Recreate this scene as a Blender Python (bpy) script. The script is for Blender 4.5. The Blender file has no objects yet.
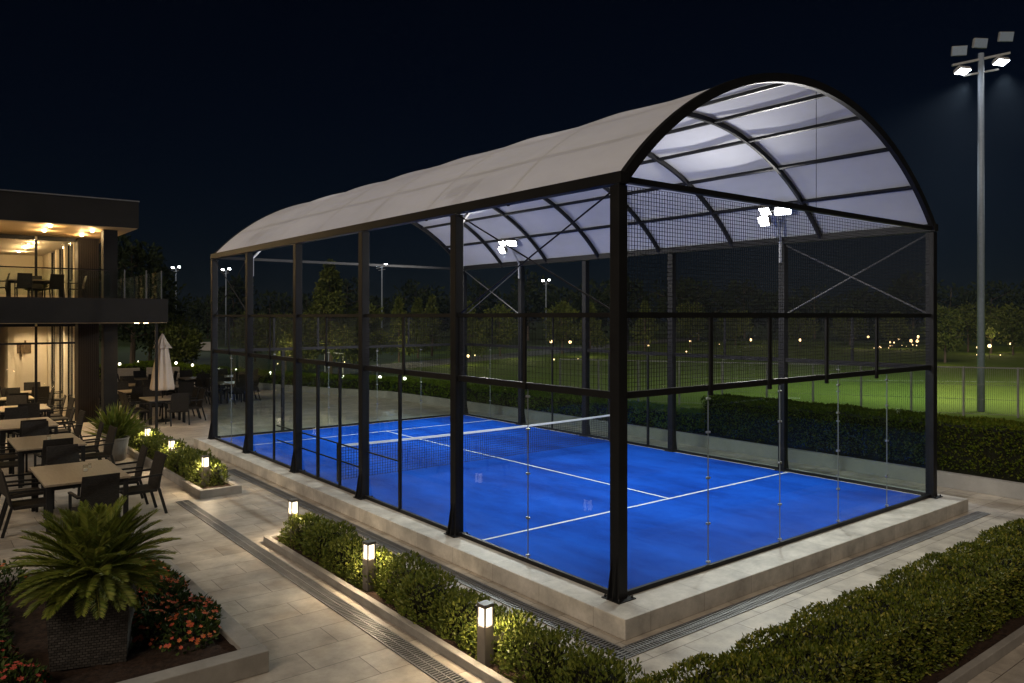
import bpy, math, random
import numpy as np
from mathutils import Vector, Matrix, Quaternion
rnd = random.Random(7)
rng = np.random.default_rng(11)
S = bpy.context.scene
C = S.collection
rad = math.radians

# ---------------------------------------------------------------- helpers
class MB:
    """collects polygons, becomes ONE mesh object"""
    def __init__(s): s.v = []; s.f = []; s.m = []; s.mi = 0
    def quad(s, *p):
        n = len(s.v); s.v += [tuple(q) for q in p]; s.f.append(tuple(range(n, n+len(p)))); s.m.append(s.mi); return s
    def box(s, x0, x1, y0, y1, z0, z1):
        n = len(s.v)
        s.v += [(x0,y0,z0),(x1,y0,z0),(x1,y1,z0),(x0,y1,z0),(x0,y0,z1),(x1,y0,z1),(x1,y1,z1),(x0,y1,z1)]
        for q in ((0,3,2,1),(4,5,6,7),(0,1,5,4),(1,2,6,5),(2,3,7,6),(3,0,4,7)):
            s.f.append(tuple(n+i for i in q)); s.m.append(s.mi)
        return s
    def bar(s, a, b, w, h=None, up=(0,0,1)):
        """rectangular bar from a to b: w across, h along up"""
        a = Vector(a); b = Vector(b); h = h or w
        d = (b-a).normalized(); u = Vector(up)
        if abs(d.dot(u)) > .98: u = Vector((0,1,0)) if abs(d.y) < .9 else Vector((1,0,0))
        r = d.cross(u).normalized(); u = r.cross(d).normalized()
        n = len(s.v)
        for p in (a, b):
            for i, j in ((-1,-1),(1,-1),(1,1),(-1,1)): s.v.append(tuple(p + r*(i*w/2) + u*(j*h/2)))
        for q in ((3,2,1,0),(4,5,6,7),(0,1,5,4),(1,2,6,5),(2,3,7,6),(3,0,4,7)):
            s.f.append(tuple(n+i for i in q)); s.m.append(s.mi)
        return s
    def tube(s, pts, r, n=8, cap=True):
        pts = [Vector(p) for p in pts]; rs = r if hasattr(r, '__len__') else [r]*len(pts)
        base = len(s.v); ref = None
        for i, p in enumerate(pts):
            d = (pts[min(i+1, len(pts)-1)] - pts[max(i-1, 0)]).normalized()
            u = Vector((0,0,1)) if abs(d.z) < .9 else Vector((1,0,0))
            if ref is not None: u = ref
            a = d.cross(u).normalized(); b = a.cross(d).normalized(); ref = b
            for k in range(n):
                t = 2*math.pi*k/n; s.v.append(tuple(p + (a*math.cos(t) + b*math.sin(t))*rs[i]))
        for i in range(len(pts)-1):
            for k in range(n):
                s.f.append((base+i*n+k, base+i*n+(k+1)%n, base+(i+1)*n+(k+1)%n, base+(i+1)*n+k)); s.m.append(s.mi)
        if cap:
            s.f.append(tuple(base+k for k in range(n))[::-1]); s.m.append(s.mi)
            s.f.append(tuple(base+(len(pts)-1)*n+k for k in range(n))); s.m.append(s.mi)
        return s
    def lathe(s, prof, n=24, c=(0,0,0), pleat=0, k=0):
        base = len(s.v)
        for r, z in prof:
            for i in range(n):
                t = 2*math.pi*i/n; rr = r*(1 + pleat*math.cos(k*t)) if k else r
                s.v.append((c[0]+rr*math.cos(t), c[1]+rr*math.sin(t), c[2]+z))
        for j in range(len(prof)-1):
            for i in range(n):
                s.f.append((base+j*n+i, base+j*n+(i+1)%n, base+(j+1)*n+(i+1)%n, base+(j+1)*n+i)); s.m.append(s.mi)
        s.f.append(tuple(base+i for i in range(n))[::-1]); s.m.append(s.mi)
        s.f.append(tuple(base+(len(prof)-1)*n+i for i in range(n))); s.m.append(s.mi)
        return s
    def prism(s, poly, z0, z1):
        n = len(poly); b = len(s.v)
        s.v += [(x,y,z0) for x,y in poly] + [(x,y,z1) for x,y in poly]
        s.f.append(tuple(b+i for i in range(n))[::-1]); s.m.append(s.mi)
        s.f.append(tuple(b+n+i for i in range(n))); s.m.append(s.mi)
        for i in range(n): s.f.append((b+i, b+(i+1)%n, b+n+(i+1)%n, b+n+i)); s.m.append(s.mi)
        return s
    def leaves(s, P, Dr, N, L, W, fold=.15):
        """folded leaf: 2 quads-ish; P base points, Dr directions, N normals (arrays)"""
        Dr = Dr/np.linalg.norm(Dr,axis=1,keepdims=True)
        Sd = np.cross(Dr, N); Sd /= (np.linalg.norm(Sd,axis=1,keepdims=True)+1e-9)
        Nn = np.cross(Sd, Dr)
        L = np.asarray(L)[:,None]*np.ones((len(P),1)); W = np.asarray(W)[:,None]*np.ones((len(P),1))
        A = P; B = P + Dr*L*.45 + Sd*W*.5 + Nn*W*fold; T = P + Dr*L - Nn*L*.08; D2 = P + Dr*L*.45 - Sd*W*.5 + Nn*W*fold; 
        n = len(s.v); V = np.stack([A,B,T,D2],1).reshape(-1,3)
        s.v += V.tolist()
        idx = n + 4*np.arange(len(P))
        for i in idx.tolist():
            s.f.append((i,i+1,i+2)); s.f.append((i,i+2,i+3))
        s.m += [s.mi]*(2*len(P))
        return s
    def build(s, name, mats, parent=None, loc=None, smooth=False, bevel=0):
        me = bpy.data.meshes.new(name)
        me.from_pydata([tuple(v) for v in s.v], [], s.f)
        for m in (mats if isinstance(mats, (list, tuple)) else [mats]): me.materials.append(m)
        if any(s.m): me.polygons.foreach_set('material_index', s.m)
        if smooth: me.polygons.foreach_set('use_smooth', [True]*len(me.polygons))
        me.update()
        o = bpy.data.objects.new(name, me); C.objects.link(o)
        if parent is not None: o.parent = parent
        if loc is not None: o.location = loc
        if bevel:
            md = o.modifiers.new('bevel', 'BEVEL'); md.width = bevel; md.segments = 2; md.limit_method = 'ANGLE'
        return o

def tag(o, label=None, cat=None, group=None, kind=None):
    if label: o['label'] = label
    if cat: o['category'] = cat
    if group: o['group'] = group
    if kind: o['kind'] = kind
    return o
def thing(name, label, cat, loc=(0,0,0), rz=0, group=None):
    o = bpy.data.objects.new(name, None); C.objects.link(o)
    o.location = loc; o.rotation_euler = (0,0,rz); o.empty_display_size = .2
    return tag(o, label, cat, group)
KIDS = {}
def kids(o): return [c for c in bpy.data.objects if c.parent == o]
def dup(root, loc, rz=0, label=None, group=None, scale=None):
    if root.name not in KIDS: KIDS[root.name] = [(c, kids(c)) for c in kids(root)]
    r = root.copy(); C.objects.link(r); r.location = loc; r.rotation_euler = (0,0,rz)
    if scale: r.scale = (scale,)*3
    if label: r['label'] = label
    if group: r['group'] = group
    for c, gs in KIDS[root.name]:
        d = c.copy(); C.objects.link(d); d.parent = r
        for g in gs:
            e = g.copy(); C.objects.link(e); e.parent = d
    return r

# ---------------------------------------------------------------- materials
def mat(name, col, rough=.6, metal=0, spec=.5, emit=None, es=0):
    m = bpy.data.materials.new(name); m.use_nodes = True
    b = m.node_tree.nodes['Principled BSDF']
    b.inputs['Base Color'].default_value = (*col, 1); b.inputs['Roughness'].default_value = rough
    b.inputs['Metallic'].default_value = metal; b.inputs['Specular IOR Level'].default_value = spec
    if emit: b.inputs['Emission Color'].default_value = (*emit, 1); b.inputs['Emission Strength'].default_value = es
    return m
def nn(m, t, **kw):
    n = m.node_tree.nodes.new(t)
    for k, v in kw.items(): setattr(n, k, v)
    return n
def lk(m, a, b): m.node_tree.links.new(a, b)
def noise_mat(name, c1, c2, scale, rough=.7, spec=.4, bump=0, bscale=None, detail=5, stretch=None, rvar=0, spots=None):
    m = mat(name, c1, rough, 0, spec); b = m.node_tree.nodes['Principled BSDF']
    tc = nn(m, 'ShaderNodeTexCoord'); src = tc.outputs['Object']
    if stretch:
        mp = nn(m, 'ShaderNodeMapping'); mp.inputs['Scale'].default_value = stretch; lk(m, src, mp.inputs['Vector']); src = mp.outputs[0]
    n = nn(m, 'ShaderNodeTexNoise'); n.inputs['Scale'].default_value = scale; n.inputs['Detail'].default_value = detail; n.inputs['Roughness'].default_value = .65
    lk(m, src, n.inputs['Vector'])
    r = nn(m, 'ShaderNodeValToRGB'); r.color_ramp.elements[0].position = .3; r.color_ramp.elements[1].position = .7
    r.color_ramp.elements[0].color = (*c1,1); r.color_ramp.elements[1].color = (*c2,1)
    lk(m, n.outputs['Fac'], r.inputs['Fac']); lk(m, r.outputs[0], b.inputs['Base Color'])
    if rvar:
        mr = nn(m, 'ShaderNodeMapRange'); mr.inputs['To Min'].default_value = rough-rvar; mr.inputs['To Max'].default_value = rough+rvar
        lk(m, n.outputs['Fac'], mr.inputs['Value']); lk(m, mr.outputs[0], b.inputs['Roughness'])
    if bump:
        n2 = nn(m, 'ShaderNodeTexNoise'); n2.inputs['Scale'].default_value = bscale or scale*6; n2.inputs['Detail'].default_value = 4
        lk(m, src, n2.inputs['Vector'])
        bp = nn(m, 'ShaderNodeBump'); bp.inputs['Strength'].default_value = bump; bp.inputs['Distance'].default_value = .01
        lk(m, n2.outputs['Fac'], bp.inputs['Height']); lk(m, bp.outputs[0], b.inputs['Normal'])
    return m
def leaf_mat(name, cols, rough=.55, trans=.12, spec=.15):
    """colour varies leaf by leaf"""
    m = mat(name, cols[0], rough, 0, spec); b = m.node_tree.nodes['Principled BSDF']
    g = nn(m, 'ShaderNodeNewGeometry'); r = nn(m, 'ShaderNodeValToRGB')
    el = r.color_ramp.elements
    while len(el) < len(cols): el.new(.5)
    for i, c in enumerate(cols): el[i].position = i/(len(cols)-1); el[i].color = (*c,1)
    lk(m, g.outputs['Random Per Island'], r.inputs['Fac']); lk(m, r.outputs[0], b.inputs['Base Color'])
    if trans:
        t = nn(m, 'ShaderNodeBsdfTranslucent'); lk(m, r.outputs[0], t.inputs['Color'])
        mx = nn(m, 'ShaderNodeMixShader'); mx.inputs[0].default_value = trans
        out = m.node_tree.nodes['Material Output']
        lk(m, b.outputs[0], mx.inputs[1]); lk(m, t.outputs[0], mx.inputs[2]); lk(m, mx.outputs[0], out.inputs['Surface'])
    return m
def tile_mat(name, c1, c2, w, h, mortar=.006, mcol=(.1,.09,.08), rough=.55, offset=.5, rot=0, vertical=None):
    m = mat(name, c1, rough, 0, .4); b = m.node_tree.nodes['Principled BSDF']
    tc = nn(m, 'ShaderNodeTexCoord'); src = tc.outputs['Object']
    mp = nn(m, 'ShaderNodeMapping'); mp.inputs['Rotation'].default_value = (vertical or (0,0,rot)); lk(m, src, mp.inputs['Vector'])
    br = nn(m, 'ShaderNodeTexBrick'); br.offset = offset; br.inputs['Scale'].default_value = 1
    br.inputs['Brick Width'].default_value = w; br.inputs['Row Height'].default_value = h
    br.inputs['Mortar Size'].default_value = mortar; br.inputs['Mortar Smooth'].default_value = .2; br.inputs['Bias'].default_value = 0
    br.inputs['Color1'].default_value = (*c1,1); br.inputs['Color2'].default_value = (*c2,1); br.inputs['Mortar'].default_value = (*mcol,1)
    lk(m, mp.outputs[0], br.inputs['Vector'])
    n = nn(m, 'ShaderNodeTexNoise'); n.inputs['Scale'].default_value = 1.7; n.inputs['Detail'].default_value = 8; n.inputs['Roughness'].default_value = .7
    lk(m, src, n.inputs['Vector'])
    mr = nn(m, 'ShaderNodeMapRange'); mr.inputs['From Min'].default_value = .3; mr.inputs['From Max'].default_value = .7
    mr.inputs['To Min'].default_value = .55; mr.inputs['To Max'].default_value = 1.28; lk(m, n.outputs['Fac'], mr.inputs['Value'])
    mx = nn(m, 'ShaderNodeMix', data_type='RGBA', blend_type='MULTIPLY'); mx.inputs['Factor'].default_value = 1
    lk(m, br.outputs['Color'], mx.inputs['A']); lk(m, mr.outputs[0], mx.inputs['B']); lk(m, mx.outputs['Result'], b.inputs['Base Color'])
    n3 = nn(m, 'ShaderNodeTexNoise'); n3.inputs['Scale'].default_value = 45; n3.inputs['Detail'].default_value = 3; lk(m, src, n3.inputs['Vector'])
    ad = nn(m, 'ShaderNodeMath', operation='MULTIPLY_ADD'); ad.inputs[1].default_value = -1.0; lk(m, br.outputs['Fac'], ad.inputs[0])
    ml = nn(m, 'ShaderNodeMath', operation='MULTIPLY'); ml.inputs[1].default_value = .25; lk(m, n3.outputs['Fac'], ml.inputs[0]); lk(m, ml.outputs[0], ad.inputs[2])
    bp = nn(m, 'ShaderNodeBump'); bp.inputs['Strength'].default_value = .5; bp.inputs['Distance'].default_value = .006
    lk(m, ad.outputs[0], bp.inputs['Height']); lk(m, bp.outputs[0], b.inputs['Normal'])
    mr2 = nn(m, 'ShaderNodeMapRange'); mr2.inputs['To Min'].default_value = rough-.15; mr2.inputs['To Max'].default_value = rough+.15
    lk(m, n.outputs['Fac'], mr2.inputs['Value']); lk(m, mr2.outputs[0], b.inputs['Roughness'])
    return m
def glass_mat(name, tint=(.93,.97,.96), refl=1.0, rough=0.0):
    m = bpy.data.materials.new(name); m.use_nodes = True; nt = m.node_tree
    nt.nodes.remove(nt.nodes['Principled BSDF']); out = nt.nodes['Material Output']
    t = nn(m, 'ShaderNodeBsdfTransparent'); t.inputs[0].default_value = (*tint,1)
    g = nn(m, 'ShaderNodeBsdfGlossy'); g.inputs['Roughness'].default_value = rough; g.inputs['Color'].default_value = (refl,)*3+(1,)
    lw = nn(m, 'ShaderNodeLayerWeight'); p5 = nn(m, 'ShaderNodeMath', operation='POWER'); p5.inputs[1].default_value = 5; lk(m, lw.outputs['Facing'], p5.inputs[0])
    f = nn(m, 'ShaderNodeMath', operation='MULTIPLY_ADD'); f.inputs[1].default_value = .6; f.inputs[2].default_value = .009; lk(m, p5.outputs[0], f.inputs[0])
    x = nn(m, 'ShaderNodeMixShader'); lk(m, f.outputs[0], x.inputs[0]); lk(m, t.outputs[0], x.inputs[1]); lk(m, g.outputs[0], x.inputs[2])
    lk(m, x.outputs[0], out.inputs['Surface']); return m
def weave_mat(name, c1, c2, sx, sz, rough=.6):
    m = mat(name, c1, rough, 0, .12); b = m.node_tree.nodes['Principled BSDF']
    tc = nn(m, 'ShaderNodeTexCoord'); sp = nn(m, 'ShaderNodeSeparateXYZ'); lk(m, tc.outputs['Object'], sp.inputs[0])
    add = nn(m, 'ShaderNodeMath', operation='ADD'); lk(m, sp.outputs[0], add.inputs[0]); lk(m, sp.outputs[1], add.inputs[1])
    cm = nn(m, 'ShaderNodeCombineXYZ'); lk(m, add.outputs[0], cm.inputs[0]); lk(m, sp.outputs[2], cm.inputs[1])
    br = nn(m, 'ShaderNodeTexBrick'); br.inputs['Scale'].default_value = 1; br.inputs['Brick Width'].default_value = sx; br.inputs['Row Height'].default_value = sz
    br.inputs['Mortar Size'].default_value = min(sx,sz)*.18; br.inputs['Mortar Smooth'].default_value = 1
    br.inputs['Color1'].default_value = (*c1,1); br.inputs['Color2'].default_value = (*c2,1); br.inputs['Mortar'].default_value = (c1[0]*.25,c1[1]*.25,c1[2]*.25,1)
    lk(m, cm.outputs[0], br.inputs['Vector']); lk(m, br.outputs['Color'], b.inputs['Base Color'])
    bp = nn(m, 'ShaderNodeBump', invert=True); bp.inputs['Strength'].default_value = .9; bp.inputs['Distance'].default_value = .006
    lk(m, br.outputs['Fac'], bp.inputs['Height']); lk(m, bp.outputs[0], b.inputs['Normal']); return m

M = {}
M['frame'] = noise_mat('black_powder_coat', (.007,.007,.008), (.012,.012,.0125), 3, rough=.5, spec=.22, rvar=.08)
M['greyframe'] = noise_mat('grey_powder_coat', (.07,.07,.072), (.1,.1,.1), 3, rough=.5)
M['seal'] = mat('grey_silicone', (.16,.18,.18), .5)
M['mastgrey'] = noise_mat('mast_grey_steel', (.17,.21,.27), (.22,.27,.34), 6, rough=.5)
M['steel'] = mat('brushed_steel', (.45,.45,.44), .35, .9)
M['galv'] = noise_mat('galvanised_steel', (.3,.31,.32), (.42,.43,.44), 6, rough=.45, spec=.5)
M['wire'] = mat('black_wire', (.012,.012,.013), .7, 0, .2)
M['glass'] = glass_mat('court_glass', (.9,.95,.94), .9)
M['winglass'] = glass_mat('window_glass', (.9,.91,.9), .8)
M['railglass'] = glass_mat('balustrade_glass', (.9,.96,.94), .6)
M['stone'] = tile_mat('pale_stone_coping', (.44,.41,.37), (.5,.47,.42), 1.2, 1.2, .004, (.2,.18,.16), .5, offset=0)
M['paving'] = tile_mat('beige_paving', (.33,.29,.24), (.45,.4,.335), 1.2, .6, .006, (.13,.11,.09), .5)
M['curb'] = noise_mat('grey_curb_stone', (.2,.185,.165), (.3,.28,.25), 2.5, rough=.7, bump=.3, bscale=40)
M['concrete'] = noise_mat('grey_concrete', (.22,.21,.195), (.3,.285,.265), 1.4, rough=.75, bump=.3, bscale=30)
M['soil'] = noise_mat('dark_soil', (.012,.008,.006), (.05,.03,.02), 14, rough=.95, spec=.1, bump=1, bscale=35)
M['turf'] = noise_mat('blue_turf', (.001,.026,.22), (.006,.085,.54), .7, rough=.9, spec=.06, bump=.4, bscale=220, detail=9, stretch=(1,.45,1))
M['line'] = noise_mat('white_line', (.45,.5,.56), (.62,.66,.7), 9, rough=.8)
M['oldline'] = noise_mat('worn_pitch_line', (.2,.24,.16), (.4,.44,.36), 3, rough=.9)
M['netwire'] = mat('net_cord', (.015,.017,.025), .8)
M['tape'] = noise_mat('white_net_tape', (.7,.7,.7), (.82,.82,.82), 7, rough=.75)
M['grass'] = noise_mat('pitch_grass', (.036,.058,.006), (.058,.084,.009), .35, rough=.9, spec=.1, bump=.6, bscale=60, detail=8)
M['earth'] = noise_mat('dark_lawn', (.018,.03,.008), (.03,.045,.014), .2, rough=.95, spec=.1)
M['track'] = noise_mat('dark_asphalt', (.03,.032,.034), (.05,.05,.052), 1, rough=.9)
M['fascia'] = noise_mat('dark_metal_cladding', (.014,.013,.012), (.02,.0185,.017), 1.2, rough=.75, spec=.15)
M['soffit'] = noise_mat('timber_soffit', (.5,.35,.18), (.6,.43,.23), 2, rough=.55, stretch=(.4,9,1))
M['cream'] = noise_mat('cream_plaster', (.6,.53,.42), (.66,.59,.47), 1.1, rough=.85)
M['ceil'] = noise_mat('pale_ceiling', (.6,.55,.47), (.64,.59,.5), .8, rough=.9)
M['floor'] = tile_mat('interior_floor', (.22,.17,.12), (.27,.21,.15), .9, .9, .004, (.1,.08,.06), .4, offset=0)
M['darkwood'] = noise_mat('dark_timber', (.01,.007,.005), (.022,.015,.01), 3, rough=.6, spec=.2, stretch=(14,14,.6))
M['black'] = mat('black_panel', (.006,.006,.007), .4, 0, .15)
M['chair'] = weave_mat('dark_wicker', (.028,.024,.02), (.042,.037,.031), .05, .022)
M['chairleg'] = mat('dark_aluminium', (.016,.015,.014), .6, 0, .2)
M['lightwicker'] = weave_mat('cream_wicker', (.42,.36,.28), (.5,.43,.34), .06, .03)
M['cushion'] = noise_mat('cream_cushion', (.5,.45,.38), (.58,.53,.45), 5, rough=.9)
M['tabletop'] = noise_mat('taupe_tabletop', (.24,.19,.13), (.32,.26,.18), 4, rough=.4, stretch=(8,.7,1), bump=.15, bscale=30)
M['basket'] = weave_mat('grey_woven_planter', (.035,.031,.027), (.07,.062,.055), .06, .032)
M['pot'] = noise_mat('stone_pot', (.17,.15,.125), (.24,.215,.18), 3, rough=.75, bump=.3)
M['canvas'] = noise_mat('cream_canvas', (.66,.56,.46), (.74,.64,.53), 3, rough=.9, bump=.3, bscale=25, stretch=(1,1,.25))
M['boxleaf'] = leaf_mat('box_leaf', [(.05,.075,.012),(.1,.125,.02),(.15,.16,.03),(.07,.095,.016)], .42)
M['yewleaf'] = leaf_mat('dark_hedge_leaf', [(.035,.05,.006),(.08,.1,.01),(.055,.075,.008),(.11,.125,.014),(.24,.22,.035)], .42, .12, .22)
M['tallleaf'] = leaf_mat('tall_hedge_leaf', [(.03,.048,.003),(.07,.09,.006),(.045,.07,.004),(.1,.1,.01)], .6, .1, .06)
M['brightleaf'] = leaf_mat('bright_hedge_leaf', [(.05,.08,.004),(.09,.13,.007),(.07,.105,.005)], .6, .1, .06)
M['treeleaf'] = leaf_mat('tree_leaf', [(.045,.065,.012),(.08,.1,.018),(.06,.08,.014),(.1,.105,.025)], .6)
M['darkleaf'] = leaf_mat('far_tree_leaf', [(.012,.02,.007),(.022,.03,.01),(.016,.026,.008)], .8, .05, .1)  # darkness of the unlit far trees is put into the leaf colour
M['palmleaf'] = leaf_mat('cycad_leaf', [(.09,.13,.018),(.16,.2,.028),(.23,.23,.045),(.12,.165,.024)], .5, .1, .15)
M['flowerleaf'] = leaf_mat('bedding_leaf', [(.02,.045,.01),(.05,.085,.02),(.09,.1,.025)], .5)
M['petal'] = leaf_mat('orange_petal', [(.55,.09,.03),(.6,.2,.05),(.5,.06,.06),(.62,.26,.1)], .6, .2)
M['petalred'] = leaf_mat('coral_petal', [(.5,.07,.04),(.55,.13,.09),(.45,.05,.05)], .6, .2)
M['bark'] = noise_mat('bark', (.05,.038,.025), (.1,.075,.05), 8, rough=.9, bump=.6, stretch=(1,1,.3))
M['twig'] = mat('hedge_twigs', (.012,.011,.006), .95, 0, .1)
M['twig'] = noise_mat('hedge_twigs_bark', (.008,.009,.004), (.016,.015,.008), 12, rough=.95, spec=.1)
M['bollard'] = noise_mat('bronze_grey_metal', (.09,.08,.07), (.12,.105,.09), 4, rough=.4, spec=.5)
M['white'] = mat('white_paint', (.75,.75,.74), .5)
M['jar'] = glass_mat('jar_glass', (.85,.86,.84), 1)
M['candle'] = noise_mat('wax', (.7,.65,.55), (.75,.7,.6), 8, rough=.6)
WARM = (1, .78, .5); COOL = (.9, .95, 1)
M['lantern'] = mat('lantern_lens', (.8,.78,.7), .4, emit=(1,.84,.6), es=2.4)
M['led'] = mat('floodlight_led', (.9,.9,.9), .3, emit=(.93,.96,1), es=26)
M['globe'] = mat('globe_lamp', (.9,.9,.85), .3, emit=(1,.88,.66), es=9)
M['amber'] = mat('amber_lamp', (.9,.8,.6), .3, emit=(1,.66,.3), es=4)
M['downlight'] = mat('downlight_lens', (.9,.85,.7), .3, emit=(1,.74,.42), es=22)
M['offlens'] = noise_mat('unlit_lens', (.3,.39,.52), (.38,.48,.62), 12, rough=.25)
M['artwork'] = noise_mat('bronze_wall_art', (.05,.03,.015), (.12,.08,.04), 9, rough=.5)

# canopy fabric: white PVC membrane that lets some light through
def fabric():
    m = noise_mat('white_pvc_membrane', (.42,.43,.47), (.56,.57,.61), .5, rough=.85, spec=.08, bump=.15, bscale=2.2, detail=7, stretch=(1,.5,1))
    b = m.node_tree.nodes['Principled BSDF']; t = nn(m, 'ShaderNodeBsdfTranslucent'); t.inputs[0].default_value = (.88,.86,.84,1)
    mx = nn(m, 'ShaderNodeMixShader'); mx.inputs[0].default_value = .09; out = m.node_tree.nodes['Material Output']
    lk(m, b.outputs[0], mx.inputs[1]); lk(m, t.outputs[0], mx.inputs[2]); lk(m, mx.outputs[0], out.inputs['Surface']); return m
M['fabric'] = fabric()

# ---------------------------------------------------------------- camera
F_PX, HOR, YAW = 769.14, 316.385, .6685
cam_d = bpy.data.cameras.new('camera'); cam = bpy.data.objects.new('camera', cam_d); C.objects.link(cam)
cam.location = (-8.253, -7.9146, 4.44); cam.rotation_euler = (math.pi/2, 0, -YAW)
cam_d.sensor_width = 36; cam_d.lens = 36*F_PX/1024; cam_d.shift_y = -(341.5-HOR)/1024
cam_d.clip_start = .1; cam_d.clip_end = 2000
S.camera = cam
def spot(name, loc, aim, energy, col, deg, blend=.6, size=.1):
    l = bpy.data.lights.new(name, 'SPOT'); l.energy = energy; l.color = col; l.spot_size = rad(deg); l.spot_blend = blend; l.shadow_soft_size = size
    o = bpy.data.objects.new(name, l); C.objects.link(o); o.location = loc
    o.rotation_euler = (Vector(aim)-Vector(loc)).to_track_quat('-Z','Y').to_euler(); return o
def point(name, loc, energy, col, size=.05):
    l = bpy.data.lights.new(name, 'POINT'); l.energy = energy; l.color = col; l.shadow_soft_size = size
    o = bpy.data.objects.new(name, l); C.objects.link(o); o.location = loc; return o
def area(name, loc, aim, energy, col, sx, sy, spread=180):
    l = bpy.data.lights.new(name, 'AREA'); l.energy = energy; l.color = col; l.shape = 'RECTANGLE'; l.size = sx; l.size_y = sy; l.spread = rad(spread)
    o = bpy.data.objects.new(name, l); C.objects.link(o); o.location = loc
    o.rotation_euler = (Vector(aim)-Vector(loc)).to_track_quat('-Z','Y').to_euler(); return o

# ---------------------------------------------------------------- ground
def struct(o): return tag(o, kind='structure')
struct(MB().quad((-250,-250,-.05),(500,-250,-.05),(500,500,-.05),(-250,500,-.05)).build('ground', M['earth']))
pav = MB(); pav.prism([(-60,-30),(15.5,-30),(15.5,9.4),(15,20),(14,30),(11.6,36),(9.8,42),(8.5,50),(6.5,62),(-60,62)], -.04, 0)
struct(pav.build('terrace_paving', M['paving']))
pit = MB(); pit.prism([(17.5,-45),(120,-45),(120,75),(40,75),(17.5,40)], -.045, -.012); struct(pit.build('sports_pitch', M['grass']))
ln = MB()
def pline(a, b, w=.14, z=-.006):
    a = Vector((*a,z)); b = Vector((*b,z)); d = (b-a).normalized(); r = Vector((-d.y,d.x,0))*w/2
    ln.quad(a-r, b-r, b+r, a+r)
pline((36.2,27.6),(51.2,11.4),.1); pline((51.2,11.4),(66,-5),.1)
pline((25.8,18.2),(30,15.2),.1)
tag(ln.build('pitch_marking', M['oldline']), kind='structure')
struct(MB().prism([(18,46),(120,90),(120,96),(18,52)], -.03, -.002).build('path', M['track']))

# court plinth
ZC = .29; W = 10.3; L = 18.85
pl = MB().box(-.52, W+.45, -.62, L+.55, 0, ZC)
tag(pl.build('plinth', M['stone'], bevel=.012), kind='structure')
tag(MB().box(.1, W-.1, .1, L-.1, ZC-.02, ZC+.004).build('court_surface', M['turf']), kind='structure')
cl = MB()
def cline(x0,x1,y0,y1): cl.quad((x0,y0,ZC+.008),(x1,y0,ZC+.008),(x1,y1,ZC+.008),(x0,y1,ZC+.008))
for y in (3.6, 16.7): cline(.12, W-.12, y-.03, y+.03)
cline(5.4-.03, 5.4+.03, 3.63, 16.67)
tag(cl.build('court_marking', M['line']), kind='structure')

# ---------------------------------------------------------------- court enclosure
court = thing('padel_court_enclosure', 'black steel and glass court enclosure under an arched white membrane canopy', 'sports court', (0,0,0))
ZM, ZT, ZE = 2.98+ZC, 4.17+ZC, 6.1+ZC          # mid rail, top rail, eave
YL = [0, 4.23, 8.01, 11.79, 15.47, L]; YR = [0, 3.81, 7.63, 11.45, 15.0, L]
def post(x, y, out, w=.185):
    p = MB().box(x-w/2, x+w/2, y-w/2, y+w/2, ZC+.012, ZE-.02).build('post', M['frame'], court, bevel=.008)
    b = MB().box(x-.18, x+.18, y-.18, y+.18, ZC, ZC+.014)
    for sx, sy in ((out,0),):                       # triangular stiffener
        x0 = x + sx*w/2; x1 = x + sx*(w/2+.1)
        for dy in (-.05, .05):
            n = len(b.v); b.v += [(x0,y+dy-.006,ZC+.014),(x1,y+dy-.006,ZC+.014),(x0,y+dy-.006,ZC+.62),(x0,y+dy+.006,ZC+.014),(x1,y+dy+.006,ZC+.014),(x0,y+dy+.006,ZC+.62)]
            for q in ((0,1,2),(3,5,4),(0,3,4,1),(1,4,5,2),(2,5,3,0)): b.f.append(tuple(n+i for i in q)); b.m.append(0)
    for dx in (-.14,.14):
        for dy in (-.14,.14): b.lathe([(.018,0),(.018,.025),(.008,.04)], 6, (x+dx,y+dy,ZC+.014))
    b.build('base_plate', M['frame'], p)
for i, y in enumerate(YL): post(0, y, -1)
for i, y in enumerate(YR): post(W, y, 1)
# eave beams and end tie beams
for x in (0, W): MB().box(x-.09, x+.09, -.12, L+.12, ZE-.0, ZE+.17).build('eave_beam', M['frame'], court, bevel=.006)
MB().box(.092, W-.092, -.06, .06, ZE+.03, ZE+.12).build('tie_beam', M['frame'], court, bevel=.006)
MB().box(.092, W-.092, L-.05, L+.05, ZE+.0, ZE+.09).build('tie_beam', M['frame'], court, bevel=.004)
# arches
RA = 6.83; XC = W/2; Z0 = 6.45 - math.sqrt(RA*RA-(W/2+.05)**2); AMAX = math.asin((W/2+.05)/RA)
def arc(a, r=RA): return (XC + r*math.sin(a), Z0 + r*math.cos(a))
NA = 8; YA = [i*L/(NA-1) for i in range(NA)]; YA[0] = -.06; YA[-1] = L+.06
for i, y in enumerate(YA):
    end = i in (0, NA-1); d = .155 if end else .11; w = .1 if end else .07; N = 48
    b = MB(); n0 = 0
    ro = RA+.03 if end else RA-.015
    for k in range(N+1):
        a = -AMAX + 2*AMAX*k/N
        for r, dy in ((ro,-w/2),(ro,w/2),(ro-d,w/2),(ro-d,-w/2)):
            x, z = arc(a, r); b.v.append((x, y+dy, z))
        if k:
            for j in range(4): b.f.append((4*k-4+j, 4*k-4+(j+1)%4, 4*k+(j+1)%4, 4*k+j)); b.m.append(0)
    b.f += [(3,2,1,0),(4*N,4*N+1,4*N+2,4*N+3)]; b.m += [0,0]
    b.build('arch', M['frame'], court)
# purlins
for j in range(8):
    a = rad(-38.5 + 11*j); x, z = arc(a, RA-.072)
    MB().bar((x, YA[0]+.06, z), (x, YA[-1]-.06, z), .06, .07, up=(math.sin(a),0,math.cos(a))).build('purlin', M['frame'], court)
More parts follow.
